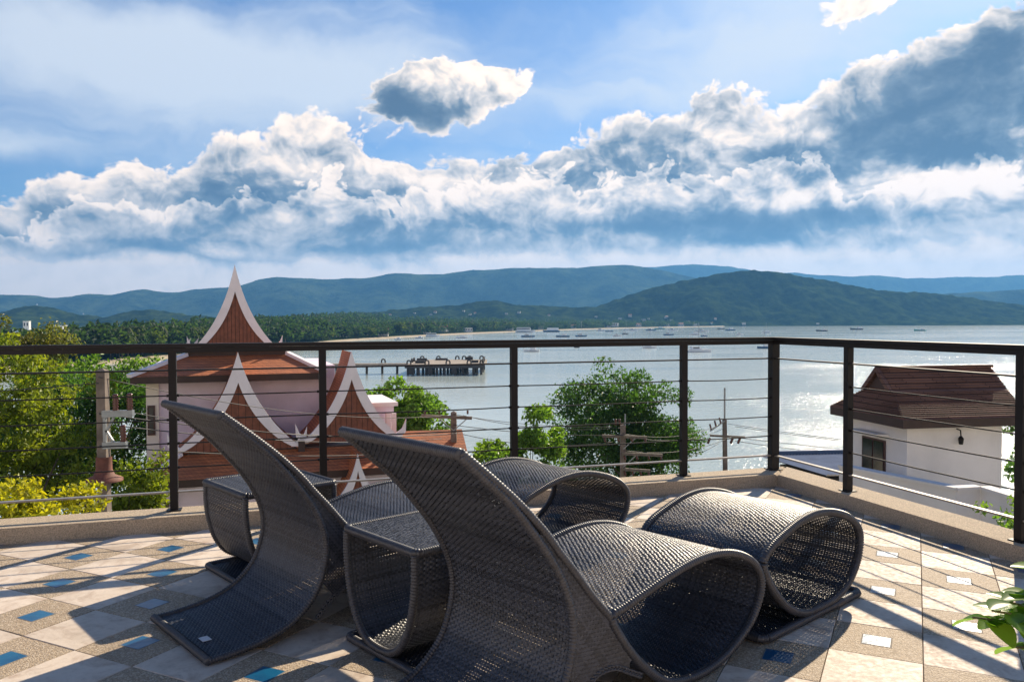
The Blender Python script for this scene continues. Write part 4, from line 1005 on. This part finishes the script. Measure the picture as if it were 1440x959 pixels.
BT = R(19.5); BU = np.array([math.cos(BT), math.sin(BT)]); BV = np.array([-math.sin(BT), math.cos(BT)])
B0 = at_y(335, 600, 29.0)
def bl(px, py, v):                 # photo point on the plane v metres behind the gable plane -> local (u, v, z)
    d = ray(px, py); o = np.array([0, 0, EYE]); t = (B0[:2] @ BV + v) / (d[:2] @ BV); P = o + d * t
    return np.array([(P[:2] - B0[:2]) @ BU, v, P[2]])
GZ = -12.2
th = empty('temple_roofed_house', (B0[0], B0[1], 0), BT)
tag(th, 'lilac white house with steep red gables and orange tiled roofs, white horned bargeboards', 'house')
def part(mb, name, m, parent=th, smooth=False): return mb.build(name, m, parent, smooth)
def gable(apex, half, zb, v, board, depth, inner_dz, planks, curve=.34, fin=True, roof_to=None, flare=.10):
    """a curved Thai gable: apex (u,z), half width, base z"""
    ua, za = apex; H = za - zb
    def prof(k, n=14):                     # right-hand edge from apex to foot, k: 0 outer, 1 inner
        out = []
        for t in np.linspace(0, 1, n):
            x = half * (t ** 1.0) ; z = za - H * (t ** (1 - curve * .9) if True else t)
            out.append((x, z))
        return out
    o = []
    for t in np.linspace(0, 1, 15):        # slope eases outwards near the foot
        x = half * (.5 * t + .5 * t ** 2.4); z = za - H * (1 - (1 - t) ** 1.12 * 1.0) if t < 1 else zb
        o.append((x, z))
    wb = board
    inn = []
    zi = za - inner_dz
    for t in np.linspace(0, 1, 15):
        x = (half - wb * .95) * (.5 * t + .5 * t ** 2.4); z = zi - (zi - zb - wb * .12) * (1 - (1 - t) ** 1.12) if t < 1 else zb + wb * .12
        inn.append((x, z))
    for s in (-1, 1):
        poly = [(ua + s * x, v, z) for x, z in o] + [(ua + s * x, v, z) for x, z in inn[::-1]]
        mb = MB(); nn = 15
        for i in range(14):
            q = [(ua + s * o[i][0], v - .06, o[i][1]), (ua + s * o[i + 1][0], v - .06, o[i + 1][1]), (ua + s * inn[i + 1][0], v - .06, inn[i + 1][1]), (ua + s * inn[i][0], v - .06, inn[i][1])]
            mb.prism(q, (0, .12, 0))
        bb = part(mb, 'bargeboard', M['white_trim'])
        if fin:
            e0 = np.array([ua + s * half, zb]); L = wb * 1.5
            cr = [(e0[0] - s * wb * .9, e0[1] + wb * .02), (e0[0] - s * wb * .1, e0[1] - wb * .03), (e0[0] + s * wb * .42, e0[1] + wb * .5), (e0[0] + s * wb * .48, e0[1] + wb * 1.7), (e0[0] + s * wb * .12, e0[1] + wb * .85), (e0[0] - s * wb * .45, e0[1] + wb * .42)]
            mb = MB(); mb.prism([(a, v - .05, z) for a, z in cr], (0, .10, 0)); mb.build('horn_finial', M['white_trim'], bb)
    # planks
    n = planks; ix = [q[0] for q in inn]; iz = [q[1] for q in inn]
    f = lambda x: np.interp(abs(x), ix, iz)
    hw = inn[-1][0] + wb * .3
    for k in range(n):
        a = -hw + 2 * hw * k / n + .008; b = -hw + 2 * hw * (k + 1) / n - .008; m_ = (a + b) / 2
        vv = v + .05 + (.012 if k % 2 else 0)
        za_, zb_, zm = f(a) + .1, f(b) + .1, f(m_) + .1
        top = [(ua + b, vv, max(zb_, zb)), (ua + m_, vv, max(zm, zb)), (ua + a, vv, max(za_, zb))]
        mb = MB(); mb.prism([(ua + a, vv, zb - .05), (ua + b, vv, zb - .05)] + top, (0, .03, 0)); part(mb, 'gable_plank', M['red_timber'])
    mb = MB(); vb_ = v + .10
    mb.prism([(ua + x, vb_, z) for x, z in inn[::-1]] + [(ua - x, vb_, z) for x, z in inn[1:]], (0, .04, 0)); part(mb, 'gable_backing', M['brown_fascia'])
    if roof_to is not None:
        for s in (-1, 1):
            mb = MB()
            for i in range(14):
                a, b = o[i], o[i + 1]
                q = [(ua + s * a[0] * .97, v + .07, a[1] - .05), (ua + s * b[0] * .97, v + .07, b[1] - .05), (ua + s * b[0] * .97, roof_to, b[1] - .05), (ua + s * a[0] * .97, roof_to, a[1] - .05)]
                mb.prism(q, (0, 0, -.08))
            part(mb, 'gable_roof', M['orange_tile'])
    return o
# front gables
a1 = bl(334.5, 495, 0); r1 = bl(424, 627, 0); 
gable((a1[0], a1[2]), r1[0] - a1[0], r1[2], 0.0, .42, 0, a1[2] - bl(335, 538, 0)[2], 16, roof_to=2.6)
a2 = bl(494, 493.5, 0); r2 = bl(564, 613, 0)
gable((a2[0], a2[2]), (r2[0] - a2[0]), r2[2] - .05, 0.0, .42, 0, a2[2] - bl(494, 533, 0)[2], 16, roof_to=2.6)
# main wall block behind the gables
wl = bl(206, 530, 2.6); wr = bl(452, 530, 2.6); wt = bl(330, 527, 2.6)[2]
mb = MB(); mb.box(wl[0], bl(471, 530, 2.6)[0], 2.62, 9.0, GZ, wt + .3); part(mb, 'upper_wall', M['lilac_wall'])
mb = MB(); mb.box(wl[0] - .02, wl[0] + .42, 2.50, 2.618, GZ, wt + .2); part(mb, 'corner_pilaster', M['cream_wall'])
def window(px0, py0, px1, py1, v, parent=th):
    a, b = bl(px0, py1, v), bl(px1, py0, v)
    fr = MB(); fr.box(a[0], b[0], v - .06, v + .02, a[2], b[2]); o = part(fr, 'window', M['frame_brown'], parent)
    w = (b[0] - a[0]) * .22; h = (b[2] - a[2])
    for k in range(2):
        z0 = a[2] + h * (.07 + .47 * k); mb = MB(); mb.box(a[0] + w, b[0] - w, v - .075, v - .05, z0, z0 + h * .40); mb.build('pane', M['dark_glass'], o)
window(208, 570, 218, 612, 2.49)
# main hip roof above the wall
ez = bl(330, 527, 1.7)[2]; el = bl(181, 530, 1.7)[0]; er = bl(458, 523, 1.7)[0]
kz = bl(330, 500, 3.6)[2]; kl = bl(262, 500, 3.6)[0]; kr = bl(404, 500, 3.6)[0]
dp = 8.2
mb = MB(); A = [(el, 1.7, ez), (er, 1.7, ez), (er, 1.7 + dp, ez), (el, 1.7 + dp, ez)]; Bq = [(kl, 3.6, kz), (kr, 3.6, kz), (kr, 7.6, kz), (kl, 7.6, kz)]
mb.add(A + Bq, [(0, 1, 5, 4), (1, 2, 6, 5), (2, 3, 7, 6), (3, 0, 4, 7), (4, 5, 6, 7)]); part(mb, 'main_roof', M['orange_tile'])
mb = MB(); mb.box(el + .03, er - .03, 1.73, 1.7 + dp - .03, ez - .26, ez - .004); part(mb, 'eave_fascia', M['brown_fascia'])
for s0, s1 in (((el, 1.7, ez), (kl, 3.6, kz)), ((er, 1.7, ez), (kr, 3.6, kz))):
    mb = MB(); p, q = np.array(s0), np.array(s1); mb.bar(p + np.array([0, -.02, .05]), q + np.array([0, -.02, .07]), .22, .13); part(mb, 'hip_ridge', M['white_trim'])
# collar and top gable
mb = MB(); mb.box(kl + .05, kr - .05, 3.62, 7.5, kz - .05, kz + .17); part(mb, 'roof_collar', M['brown_fascia'])
gz = bl(330, 490, 3.8)[2]
mb = MB(); Aq = [(kl - .05, 3.45, kz + .174), (kr + .05, 3.45, kz + .174), (kr + .05, 7.6, kz + .174), (kl - .05, 7.6, kz + .174)]; Bq = [(kl + .35, 4.0, gz + .02), (kr - .35, 4.0, gz + .02), (kr - .35, 7.2, gz + .02), (kl + .35, 7.2, gz + .02)]
mb.add(Aq + Bq, [(0, 1, 5, 4), (1, 2, 6, 5), (2, 3, 7, 6), (3, 0, 4, 7), (4, 5, 6, 7), (3, 2, 1, 0)]); part(mb, 'collar_roof', M['orange_tile'])
at_ = bl(330, 372, 3.8); ar_ = bl(392, 486, 3.8)
gable((at_[0], at_[2]), ar_[0] - at_[0], ar_[2] - .12, 3.8, .32, 0, at_[2] - bl(330, 410, 3.8)[2], 20, roof_to=7.4)
for px in (264, 275, 393):
    p = bl(px, 483, 4.3); mb = MB(); mb.prism([(p[0] - .12, 4.3, p[2] - .3), (p[0] + .10, 4.3, p[2] - .3), (p[0] + .07, 4.3, p[2]), (p[0] + .12, 4.3, p[2] + .22), (p[0] - .05, 4.3, p[2] + .02)], (0, .08, 0)); part(mb, 'roof_finial', M['white_trim'])
# skirt roof under the gables
sz = bl(330, 636, 0.1)[2]; ezl = bl(230, 677, -1.3)[2]; sl_ = bl(199.5, 676, -1.3)[0]; tl = bl(254, 640, .1)[0]; sr = bl(596, 672, -1.3)[0]; tr_ = bl(566, 628, .1)[0]
mb = MB(); mb.add([(sl_, -1.3, ezl), (sr, -1.3, ezl), (tr_, .1, sz), (tl, .1, sz), (sl_, 3.4, ezl), (tl + .2, 2.6, sz + .1), (sr, 3.4, ezl), (tr_, 2.6, sz)], [(0, 1, 2, 3), (4, 0, 3, 5), (1, 6, 7, 2)]); part(mb, 'skirt_roof', M['orange_tile'])
mb = MB(); mb.box(tl + .2, tr_ - .1, .12, 2.55, sz - .25, sz + .06); part(mb, 'gable_sill', M['brown_fascia'])
mb = MB(); mb.box(sl_ + .04, sr - .04, -1.26, 3.3, ezl - .27, ezl - .01); part(mb, 'skirt_fascia', M['brown_fascia'])
mb = MB(); mb.bar((sl_, -1.33, ezl + .04), (tl, .07, sz + .05), .20, .10); part(mb, 'hip_ridge', M['white_trim'])
mb = MB(); mb.box(wl[0] + .02, tr_ + .3, .3, 2.615, GZ, ezl - .275); part(mb, 'lower_wall', M['lilac_wall'])
window(210, 684, 221, 713, .295)
p, q = bl(236, 712, .25), bl(219, 683, -1.1); mb = MB(); mb.bar(p, q, .10, .10); part(mb, 'eave_bracket', M['frame_brown'])
p = bl(424, 640, .02); mb = MB(); mb.box(p[0] - .12, p[0] + .12, -.09, .02, p[2] - .1, p[2] + .55); part(mb, 'valley_post', M['brown_fascia'])
# small porch gable
a3 = bl(503, 638, -2.2); r3 = bl(533, 697, -2.2)
gable((a3[0], a3[2]), r3[0] - a3[0], r3[2], -2.2, .42, 0, a3[2] - bl(503, 661, -2.2)[2], 7, fin=False, roof_to=-.6)
mb = MB(); mb.box(a3[0] - (r3[0] - a3[0]) + .2, r3[0] - .2, -2.05, .29, GZ, r3[2] - .06); part(mb, 'porch_wall', M['cream_wall'])
# pink side block with balcony posts at the right
p0, p1 = bl(524, 572, 1.6), bl(566, 604, 1.6)
mb = MB(); mb.box(p0[0], p1[0] - .35, 1.6, 5, GZ, p0[2]); part(mb, 'side_block', M['lilac_wall'])
mb = MB(); mb.box(p0[0] - .1, p1[0] - .2, 1.5, 5.1, p0[2] + .004, p0[2] + .16); part(mb, 'side_coping', M['white_trim'])
for px in (546, 554):
    p = bl(px, 600, 1.2); mb = MB(); mb.box(p[0] - .09, p[0] + .09, 1.15, 1.3, p[2] - .8, p[2] + .55); part(mb, 'balcony_post', M['white_trim'])
# low red roof at the right of it
lr = empty('red_roofed_shed', (*at_y(612, 640, 33)[:2], 0), R(12)); tag(lr, 'low brick red roof beyond the temple-roofed house, by the wooden pole', 'shed')
zt, zb_ = at_y(612, 612, 33)[2], at_y(612, 650, 32)[2]
mb = MB(); mb.add([(-1.9, -1.6, zb_ - .6), (1.35, -1.6, zb_ - .6), (1.35, 1.6, zt), (-1.9, 1.6, zt), (-1.9, -1.6, zb_ - .7), (1.35, -1.6, zb_ - .7), (1.35, 1.6, zt - .1), (-1.9, 1.6, zt - .1)], [(0, 1, 2, 3), (7, 6, 5, 4), (0, 4, 5, 1), (1, 5, 6, 2), (2, 6, 7, 3), (3, 7, 4, 0)]); mb.build('roof', M['orange_tile'], lr)
mb = MB(); mb.box(-1.8, 1.25, -1.5, 1.55, GZ, zb_ - .75); mb.build('wall', M['cream_wall'], lr)

# ------------------------------------------------------------------ white house with the brown hipped roof
HT = R(10); HU = np.array([math.cos(HT), math.sin(HT)]); HV = np.array([-math.sin(HT), math.cos(HT)])
H0 = at_y(1270, 600, 20.0)
def hl(px, py, v):                 # on plane v metres behind the near corner (long face)
    d = ray(px, py); t = (H0[:2] @ HV + v) / (d[:2] @ HV); P = np.array([0, 0, EYE]) + d * t
    return np.array([(P[:2] - H0[:2]) @ HU, v, P[2]])
def hs(px, py, u):                 # on plane u (short left face)
    d = ray(px, py); t = (H0[:2] @ HU + u) / (d[:2] @ HU); P = np.array([0, 0, EYE]) + d * t
    return np.array([u, (P[:2] - H0[:2]) @ HV, P[2]])
wh = empty('white_house', (H0[0], H0[1], 0), HT); tag(wh, 'white house with a dark brown hipped roof and a small front gablet', 'house')
e1 = hl(1270, 600, 0); ez = e1[2]; EU = hl(1440, 590, 0)[0] + .15; EV = hs(1166, 583, 0)[1]
IN = .42
M['white_wall'] = mat('white_wall', (.86, .83, .82), .8, var=.18, scale=.5, bump=.08)
rv = EV * .5
ridge_z = hl(1315, 517.5, rv)[2]
ru0, ru1 = hl(1243, 519, rv)[0], hl(1388, 515, rv)[0]
fl = .16; gh = .58; gb = ridge_z - .55
mb = MB()
lo = [(0, 0, ez + fl), (EU, 0, ez + fl), (EU, EV, ez + fl), (0, EV, ez + fl)]
md = [(ru0 - .12, rv - gh, gb), (ru1 + .12, rv - gh, gb), (ru1 + .12, rv + gh, gb), (ru0 - .12, rv + gh, gb)]
tp_ = [(ru0 - .12, rv, ridge_z), (ru1 + .12, rv, ridge_z)]
mb.add(lo + md + tp_, [(0, 1, 5, 4), (1, 2, 6, 5), (2, 3, 7, 6), (3, 0, 4, 7), (4, 5, 9, 8), (6, 7, 8, 9), (5, 6, 9), (7, 4, 8)])
part(mb, 'roof', M['brown_tile'], wh)
# tile courses as real steps on the two visible slopes
cs = MB()
def course(a0, a1, b0, b1, n, nm):
    for k in range(1, n):
        t = k / n; p, q = np.array(a0) + (np.array(b0) - np.array(a0)) * t, np.array(a1) + (np.array(b1) - np.array(a1)) * t
        m_ = MB(); m_.bar(p + np.array([0, -.004, .004]), q + np.array([0, -.004, .004]), .04, .026); part(m_, nm, M['brown_tile'], wh)
course(lo[0], lo[1], md[0], md[1], 15, 'tile_course'); course(md[0], md[1], tp_[0], tp_[1], 8, 'tile_course'); course(lo[3], lo[0], md[3], md[0], 15, 'tile_course')
mb = MB(); mb.box(.02, EU - .02, .02, EV - .02, ez - .06, ez + fl - .006); part(mb, 'eave_fascia', M['brown_fascia'], wh)
mb = MB(); mb.bar((ru0 - .16, rv, ridge_z + .03), (ru1 + .14, rv, ridge_z + .03), .14, .08); part(mb, 'ridge_cap', M['brown_tile'], wh)
# gablet on the left end
gu = ru0 - .12; gv = rv
mb = MB(); mb.prism([(gu - .05, gv - gh * .8, gb + .03), (gu - .05, gv + gh * .8, gb + .03), (gu - .05, gv, ridge_z - .10)], (.04, 0, 0)); part(mb, 'gablet', M['brown_fascia'], wh)
for s_ in (-1, 1):
    mb = MB(); mb.prism([(gu - .14, gv + s_ * (gh + .10), gb - .05), (gu - .14, gv, ridge_z + .07), (gu - .14, gv, ridge_z - .09), (gu - .14, gv + s_ * (gh - .06), gb - .05)], (.10, 0, 0)); part(mb, 'gablet_board', M['brown_tile'], wh)
mb = MB(); mb.box(IN, EU - IN, IN, EV - IN, GZ, ez - .062); part(mb, 'wall', M['white_wall'], wh)
# window on the short face
a, b = hs(1213, 668, IN), hs(1246, 613, IN)
y0, y1 = sorted((a[1], b[1])); z0, z1 = hs(1213, 667, IN)[2], hs(1213, 612, IN)[2]
fr = MB(); fr.box(IN - .03, IN + .05, y0, y1, z0, z1); wo = part(fr, 'window', M['frame_brown'], wh)
for k in range(2):
    for j in range(2):
        yy = y0 + .07 + (y1 - y0 - .07) / 2 * k; zz = z0 + .06 + (z1 - z0 - .06) / 2 * j
        m_ = MB(); m_.box(IN - .045, IN - .02, yy, yy + (y1 - y0) / 2 - .10, zz, zz + (z1 - z0) / 2 - .08); m_.build('pane', M['dark_glass'], wo)
mb = MB(); mb.box(IN - .38, IN - .001, y0 - .12, y1 + .12, z1 + .13, z1 + .19); part(mb, 'sunshade', M['white_wall'], wh)
# wall lamp on the long face
p = hl(1345, 618, IN); mb = MB(); mb.tube([(p[0], IN - .01, p[2] + .28), (p[0], IN - .14, p[2] + .26), (p[0], IN - .16, p[2] + .12)], .018, 6); lm = part(mb, 'wall_lamp', M['black_metal'], wh)
mb = MB(); mb.tube([(p[0], IN - .16, p[2] + .12), (p[0], IN - .16, p[2] + .05), (p[0], IN - .16, p[2] - .10)], [.02, .07, .05], 8); mb.build('lamp_shade', M['black_metal'], lm)
# parapet of the lower terrace in front
wt_ = empty('garden_wall', (H0[0], H0[1], GZ)); tag(wt_, 'white parapet wall with a coping in front of the white house', 'wall')
PZ = -2.76
pp4 = [at_z(px, py, PZ)[:2] - H0[:2] for px, py in ((1180, 657), (1244, 670), (1345, 690), (1379, 688), (1427, 703), (1560, 745))]
for k in range(5):
    a, b = pp4[k], pp4[k + 1]; d = (b - a) / np.linalg.norm(b - a); nrm = np.array([-d[1], d[0]])
    e2 = d * (.001 + .001 * k)
    q = [a + e2, b - e2, b - e2 + nrm * .2, a + e2 + nrm * .2]
    mb = MB(); mb.prism([(p[0], p[1], 0) for p in q], (0, 0, PZ - GZ - .003 * k)); mb.build('wall', M['white_wall'], wt_)
    q = [a - nrm * .05 + e2, b - nrm * .05 - e2, b - e2 + nrm * .25, a + e2 + nrm * .25]
    mb = MB(); mb.prism([(p[0], p[1], PZ - GZ + .002) for p in q], (0, 0, .07 + .002 * k)); mb.build('coping', M['white_wall'], wt_)

# ------------------------------------------------------------------ metal roofed shed
M['metal_roof'] = mat('metal_roof', (.52, .50, .50), .38, var=.25, scale=.8, metal=.55)
M['blue_roof'] = mat('blue_roof', (.05, .10, .20), .4, metal=.3)
ms = empty('metal_roofed_shed', (*at_y(1140, 655, 34)[:2], 0), R(6)); tag(ms, 'shed with a pale corrugated metal roof between the corner post and the white house', 'shed')
zA, zB = at_y(1140, 640, 36)[2], at_y(1140, 668, 31.5)[2]
n = 26; x0, x1 = -1.35, 2.6
for k in range(n):
    a = x0 + (x1 - x0) * k / n; b = x0 + (x1 - x0) * (k + 1) / n; m_ = (a + b) / 2
    sh0, sh1 = .75 * (1 if True else 0), 0.0
    mb = MB(); mb.add([(a + sh0, -2.5, zB), (m_ + sh0, -2.5, zB + .05), (b + sh0, -2.5, zB), (a, 2.0, zA), (m_, 2.0, zA + .05), (b, 2.0, zA), (a + sh0, -2.5, zB - .03), (b + sh0, -2.5, zB - .03), (a, 2.0, zA - .03), (b, 2.0, zA - .03)], [(0, 1, 4, 3), (1, 2, 5, 4), (6, 8, 9, 7), (0, 6, 7, 2, 1)])
    mb.build('roof_sheet', M['metal_roof'], ms)
mb = MB(); mb.box(-.9, 2.6, 2.01, 2.2, zA - .3, zA + .20); mb.build('ridge_flashing', M['blue_roof'], ms)
mb = MB(); mb.box(-.5, 3.0, -2.2, 1.9, GZ, zB - .35); mb.build('wall', M['concrete_dark'], ms)
for k in range(7):
    mb = MB(); a = .9 + k * .34; mb.add([(a, -3.4, zB - .42), (a + .32, -3.4, zB - .42), (a + .32, -2.4, zB - .02), (a, -2.4, zB - .02), (a, -3.4, zB - .45), (a + .32, -3.4, zB - .45), (a + .32, -2.4, zB - .05), (a, -2.4, zB - .05)], [(0, 1, 2, 3), (7, 6, 5, 4), (0, 4, 5, 1), (1, 5, 6, 2), (3, 7, 4, 0), (2, 6, 7, 3)]); mb.build('awning_board', M['cream_wall'], ms)

# ------------------------------------------------------------------ utility poles and wires
M['pole_concrete'] = mat('pole_concrete', (.26, .21, .175), .9, var=.4, scale=3, bump=.3)
M['rust'] = mat('rust_paint', (.21, .075, .05), .75, var=.4, scale=6)
M['steel'] = mat('galvanised_steel', (.33, .36, .38), .45, var=.2, scale=4, metal=.5)
M['ceramic'] = mat('brown_ceramic', (.10, .03, .025), .2)
M['timber'] = mat('weathered_timber', (.24, .20, .16), .9, var=.4, scale=6)
def pole(px, ptop, Y, w, label, name='utility_pole', lean=0.0):
    b = at_y(px, ptop, Y); r = empty(name, (b[0], b[1], GZ)); tag(r, label, 'utility pole', 'utility poles along the shore road')
    h = b[2] - GZ; mb = MB(); mb.add([(-w * .62, -w * .62, 0), (w * .62, -w * .62, 0), (w * .62, w * .62, 0), (-w * .62, w * .62, 0), (lean - w / 2, -w / 2, h), (lean + w / 2, -w / 2, h), (lean + w / 2, w / 2, h), (lean - w / 2, w / 2, h), (lean, 0, h + w * .3)], [(3, 2, 1, 0), (0, 1, 5, 4), (1, 2, 6, 5), (2, 3, 7, 6), (3, 0, 4, 7), (4, 5, 8), (5, 6, 8), (6, 7, 8), (7, 4, 8)])
    mb.build('shaft', M['pole_concrete'], r); return r, h, b
def insulator(r, p, h=.30, rad=.075, m=None, name='insulator', tilt=(0, 0, 1)):
    t = np.array(tilt, float); t /= np.linalg.norm(t); p = np.array(p, float); mb = MB(); zz = np.linspace(0, h, 13)
    mb.tube([p + t * z for z in zz], [rad * (1.0 if k % 2 else .6) for k in range(13)], 8); mb.build(name, m or M['ceramic'], r, True)
r, h, b1_ = pole(144, 521, 20, .22, 'nearest concrete pole on the left with grey bracket and rusty cone collar')
S1 = 20 / FPX
zf = lambda py: at_y(144, py, 20)[2] - GZ
xf = lambda px: (px - 144) * S1
mb = MB(); mb.bar((xf(148), -.16, zf(581)), (xf(191), -.16, zf(580)), .12, .16); mb.build('bracket_arm', M['steel'], r)
mb = MB(); mb.bar((xf(148), -.16, zf(625)), (xf(181), -.16, zf(624)), .12, .16); mb.build('bracket_arm', M['steel'], r)
mb = MB(); mb.bar((xf(151), -.17, zf(586)), (xf(151), -.17, zf(620)), .07, .07); mb.build('bracket_post', M['steel'], r)
mb = MB(); mb.bar((xf(153), -.18, zf(606)), (xf(164), -.18, zf(586)), .05, .05); mb.build('bracket_brace', M['steel'], r)
mb = MB(); mb.bar((xf(153), -.18, zf(604)), (xf(163), -.18, zf(620)), .05, .05); mb.build('bracket_brace', M['steel'], r)
for px, py in ((166, 577), (186, 576), (176, 620)): insulator(r, (xf(px), -.16, zf(py)), .42, .085, name='fuse_insulator')
mb = MB(); mb.tube([(0, 0, zf(676)), (0, 0, zf(673)), (0, 0, zf(668)), (0, 0, zf(660)), (0, 0, zf(642))], [.44, .43, .25, .19, .185], 18, caps=False); mb.build('cone_collar', M['rust'], r, True)
r, h, b2_ = pole(638, 580, 34, .24, 'short concrete pole with one timber crossarm behind the front lounger')
mb = MB(); mb.bar((-1.35, -.16, h - .12), (.78, -.16, h - .22), .10, .13); mb.build('crossarm', M['timber'], r)
for s in (-1, 1): mb = MB(); mb.bar((0, -.14, h - .75), (.62 * s, -.16, h - .2), .04, .04); mb.build('arm_brace', M['steel'], r)
for x_ in (-1.2, -.6, .6): insulator(r, (x_, -.16, h - .05), .16, .05)
r, h, b3_ = pole(876, 598, 36, .22, 'concrete pole with three crowded crossarms before the tall dark tree')
for k, (dz, xa, xb) in enumerate(((.45, -.95, 1.05), (1.25, -.05, 1.75), (1.95, -.05, 1.2))):
    mb = MB(); mb.bar((xa, -.15, h - dz), (xb, -.15, h - dz - .08), .11, .12); mb.build('crossarm', M['timber'], r)
    for x_ in np.linspace(xa + .1, xb - .1, 4):
        insulator(r, (x_, -.15, h - dz - .08), .20, .06, tilt=(.25, 0, -1))
    mb = MB(); mb.bar((0, -.13, h - dz - .6), (.55, -.15, h - dz - .1), .035, .035); mb.build('arm_brace', M['steel'], r)
mb = MB(); mb.tube([(.10, 0, h), (.10, 0, h + .5)], .035, 6); mb.build('lightning_rod', M['steel'], r)
insulator(r, (-.32, 0, h + .02), .26, .07); insulator(r, (-.15, 0, h + .02), .26, .07)
r, h, b4_ = pole(1022, 590, 44, .20, 'thin dark pole with tilted insulator arm standing against the glittering water', lean=-.12)
mb = MB(); mb.tube([(-.12, 0, h), (-.12, 0, h + 1.75)], .05, 6); mb.build('pole_spike', M['steel'], r)
mb = MB(); mb.bar((-.95, -.14, h - .85), (.95, -.14, h - .95), .10, .11); mb.build('crossarm', M['timber'], r)
mb = MB(); mb.bar((-.15, -.14, h - .05), (-.95, -.14, h - .60), .07, .07); mb.build('slanted_arm', M['steel'], r)
for x_, z_ in ((-.88, -.55), (-.62, -.36), (-.36, -.20)): insulator(r, (x_, -.14, h + z_), .34, .06, tilt=(-.25, 0, 1))
for x_ in (-.95, .30, .70): insulator(r, (x_, -.14, h - .98), .34, .09, tilt=(-.4, 0, -1))
M['wire'] = mat('wire', (.05, .05, .052), .6)
tips = [b1_, b2_, b3_, b4_]
far_r = at_y(1700, 640, 60)
def wire(p, q, sag, rad, label):
    p, q = np.array(p, float), np.array(q, float); t = np.linspace(0, 1, 24); P3 = p + (q - p) * t[:, None]; P3[:, 2] -= sag * 4 * t * (1 - t)
    o = MB().tube(P3 - p, rad, 5).build('power_wire', M['wire'], None, True, tuple(p)); tag(o, label, 'wire', 'overhead power wires')
up = lambda p, dz, dx=0.0: (p[0] + dx, p[1] - .2, p[2] + dz)
seg = [('from the nearest left pole to the pole behind the loungers', b1_, b2_, (-.15, -.95, -1.05, -1.35, -1.85), .35), ('from the crossarm pole to the pole before the tall tree', b2_, b3_, (-.05, -.1, -.5, -.9), .22), ('between the dark tree pole and the thin pole over the water', b3_, b4_, (-.35, -.5, -1.1, -1.6), .35), ('from the thin pole rightward behind the white house', b4_, far_r, (-.2, -.35, -.9, -1.15), .6)]
WN = ['topmost', 'second highest', 'third highest', 'fourth highest', 'lowest']
for nm, p, q, dzs, sg in seg:
    for k, dz in enumerate(dzs):
        wire(up(p, dz, (k % 2) * .4), up(q, dz * .8, (k % 3) * .4 - .5), sg * random.uniform(.7, 1.5), .011 if k < 2 else .014, '%s wire %s' % (WN[k], nm))
wire((b1_[0] - 30, b1_[1] - 4, b1_[2] - .6), up(b1_, -.3), .5, .012, 'power wire coming in from the left edge to the nearest pole')

# ------------------------------------------------------------------ potted plant at the right edge
M['terracotta'] = mat('terracotta', (.36, .15, .08), .8, var=.2, scale=10)
M['soil'] = mat('soil', (.05, .035, .025), .95)
M['stem'] = mat('stem', (.16, .13, .05), .7)
pp = empty('potted_plant', (1.66, 2.02, 0)); tag(pp, 'potted plant with glossy green leaves at the right edge', 'potted plant')
mb = MB(); mb.tube([(0, 0, .002), (0, 0, .20), (0, 0, .24), (0, 0, .25), (0, 0, .22)], [.09, .13, .145, .14, .12], 24); mb.build('pot', M['terracotta'], pp, True)
mb = MB(); mb.tube([(0, 0, .215), (0, 0, .226)], [.115, .11], 20); mb.build('soil', M['soil'], pp)
def pl_leaf(L, W_):
    V = []; F = []; n = 8
    for i in range(n):
        t = i / (n - 1); w = W_ * math.sin(math.pi * min(1, .06 + .9 * t)) ** .75 * (1 - .15 * t); x = L * t; z = -.16 * L * t * t
        V += [(x, -w, z + w * .28), (x, -w * .5, z + w * .08), (x, 0, z), (x, w * .5, z + w * .08), (x, w, z + w * .28)]
    for i in range(n - 1):
        for j in range(4): F.append((i * 5 + j, i * 5 + j + 1, (i + 1) * 5 + j + 1, (i + 1) * 5 + j))
    return MB().add(V, F).mesh('leaf', M['leaf_pot'], True)
leaf_me = pl_leaf(.072, .036)
gl = np.random.default_rng(12)
base = np.array([1.66, 2.02, 0.0])
targets = [(1368, 868, 1.95), (1395, 858, 1.93), (1412, 845, 1.98), (1425, 880, 1.92), (1440, 835, 2.0), (1430, 910, 1.95), (1475, 850, 2.0), (1490, 900, 2.0), (1520, 830, 2.05), (1460, 800, 2.05)]
for px, py, Y in targets:
    t = at_y(px, py, Y) - base; s0 = np.array([gl.uniform(-.03, .03), gl.uniform(-.03, .03), .22]); mid = s0 * .4 + t * .6 + np.array([0, 0, .05])
    mb = MB(); mb.tube([s0, mid, t], [.006, .0045, .003], 6); st = mb.build('stem', M['stem'], pp, True)
    d = (t - mid) / np.linalg.norm(t - mid)
    for k in range(7):
        an = k * 2.4 + gl.uniform(-.4, .4); sv = gl.uniform(.75, 1.15)
        dirv = Vector((math.cos(an), math.sin(an), gl.uniform(-.5, .35))).normalized()
        o = link('leaf', leaf_me, st, tuple(t - d * .022 * k)); o.rotation_euler = dirv.to_track_quat('X', 'Z').to_euler(); o.scale = (sv, sv, sv)

# ------------------------------------------------------------------ haze
hz = MB(); hz.box(-11000, 11000, -300, 9500, SEA - 5, 640)
M['haze'] = bpy.data.materials.new('haze'); M['haze'].use_nodes = True
T = NT(M['haze'].node_tree); T.n.remove(T.n['Principled BSDF'])
pv = T.node('ShaderNodeVolumePrincipled'); pv.inputs['Color'].default_value = (.15, .46, .96, 1); pv.inputs['Density'].default_value = HAZE; pv.inputs['Anisotropy'].default_value = .25
T.l.new(pv.outputs[0], T.n['Material Output'].inputs['Volume'])
tag(hz.build('haze', M['haze']), 'thin blue haze over the bay and mountains', 'haze', kind='stuff')
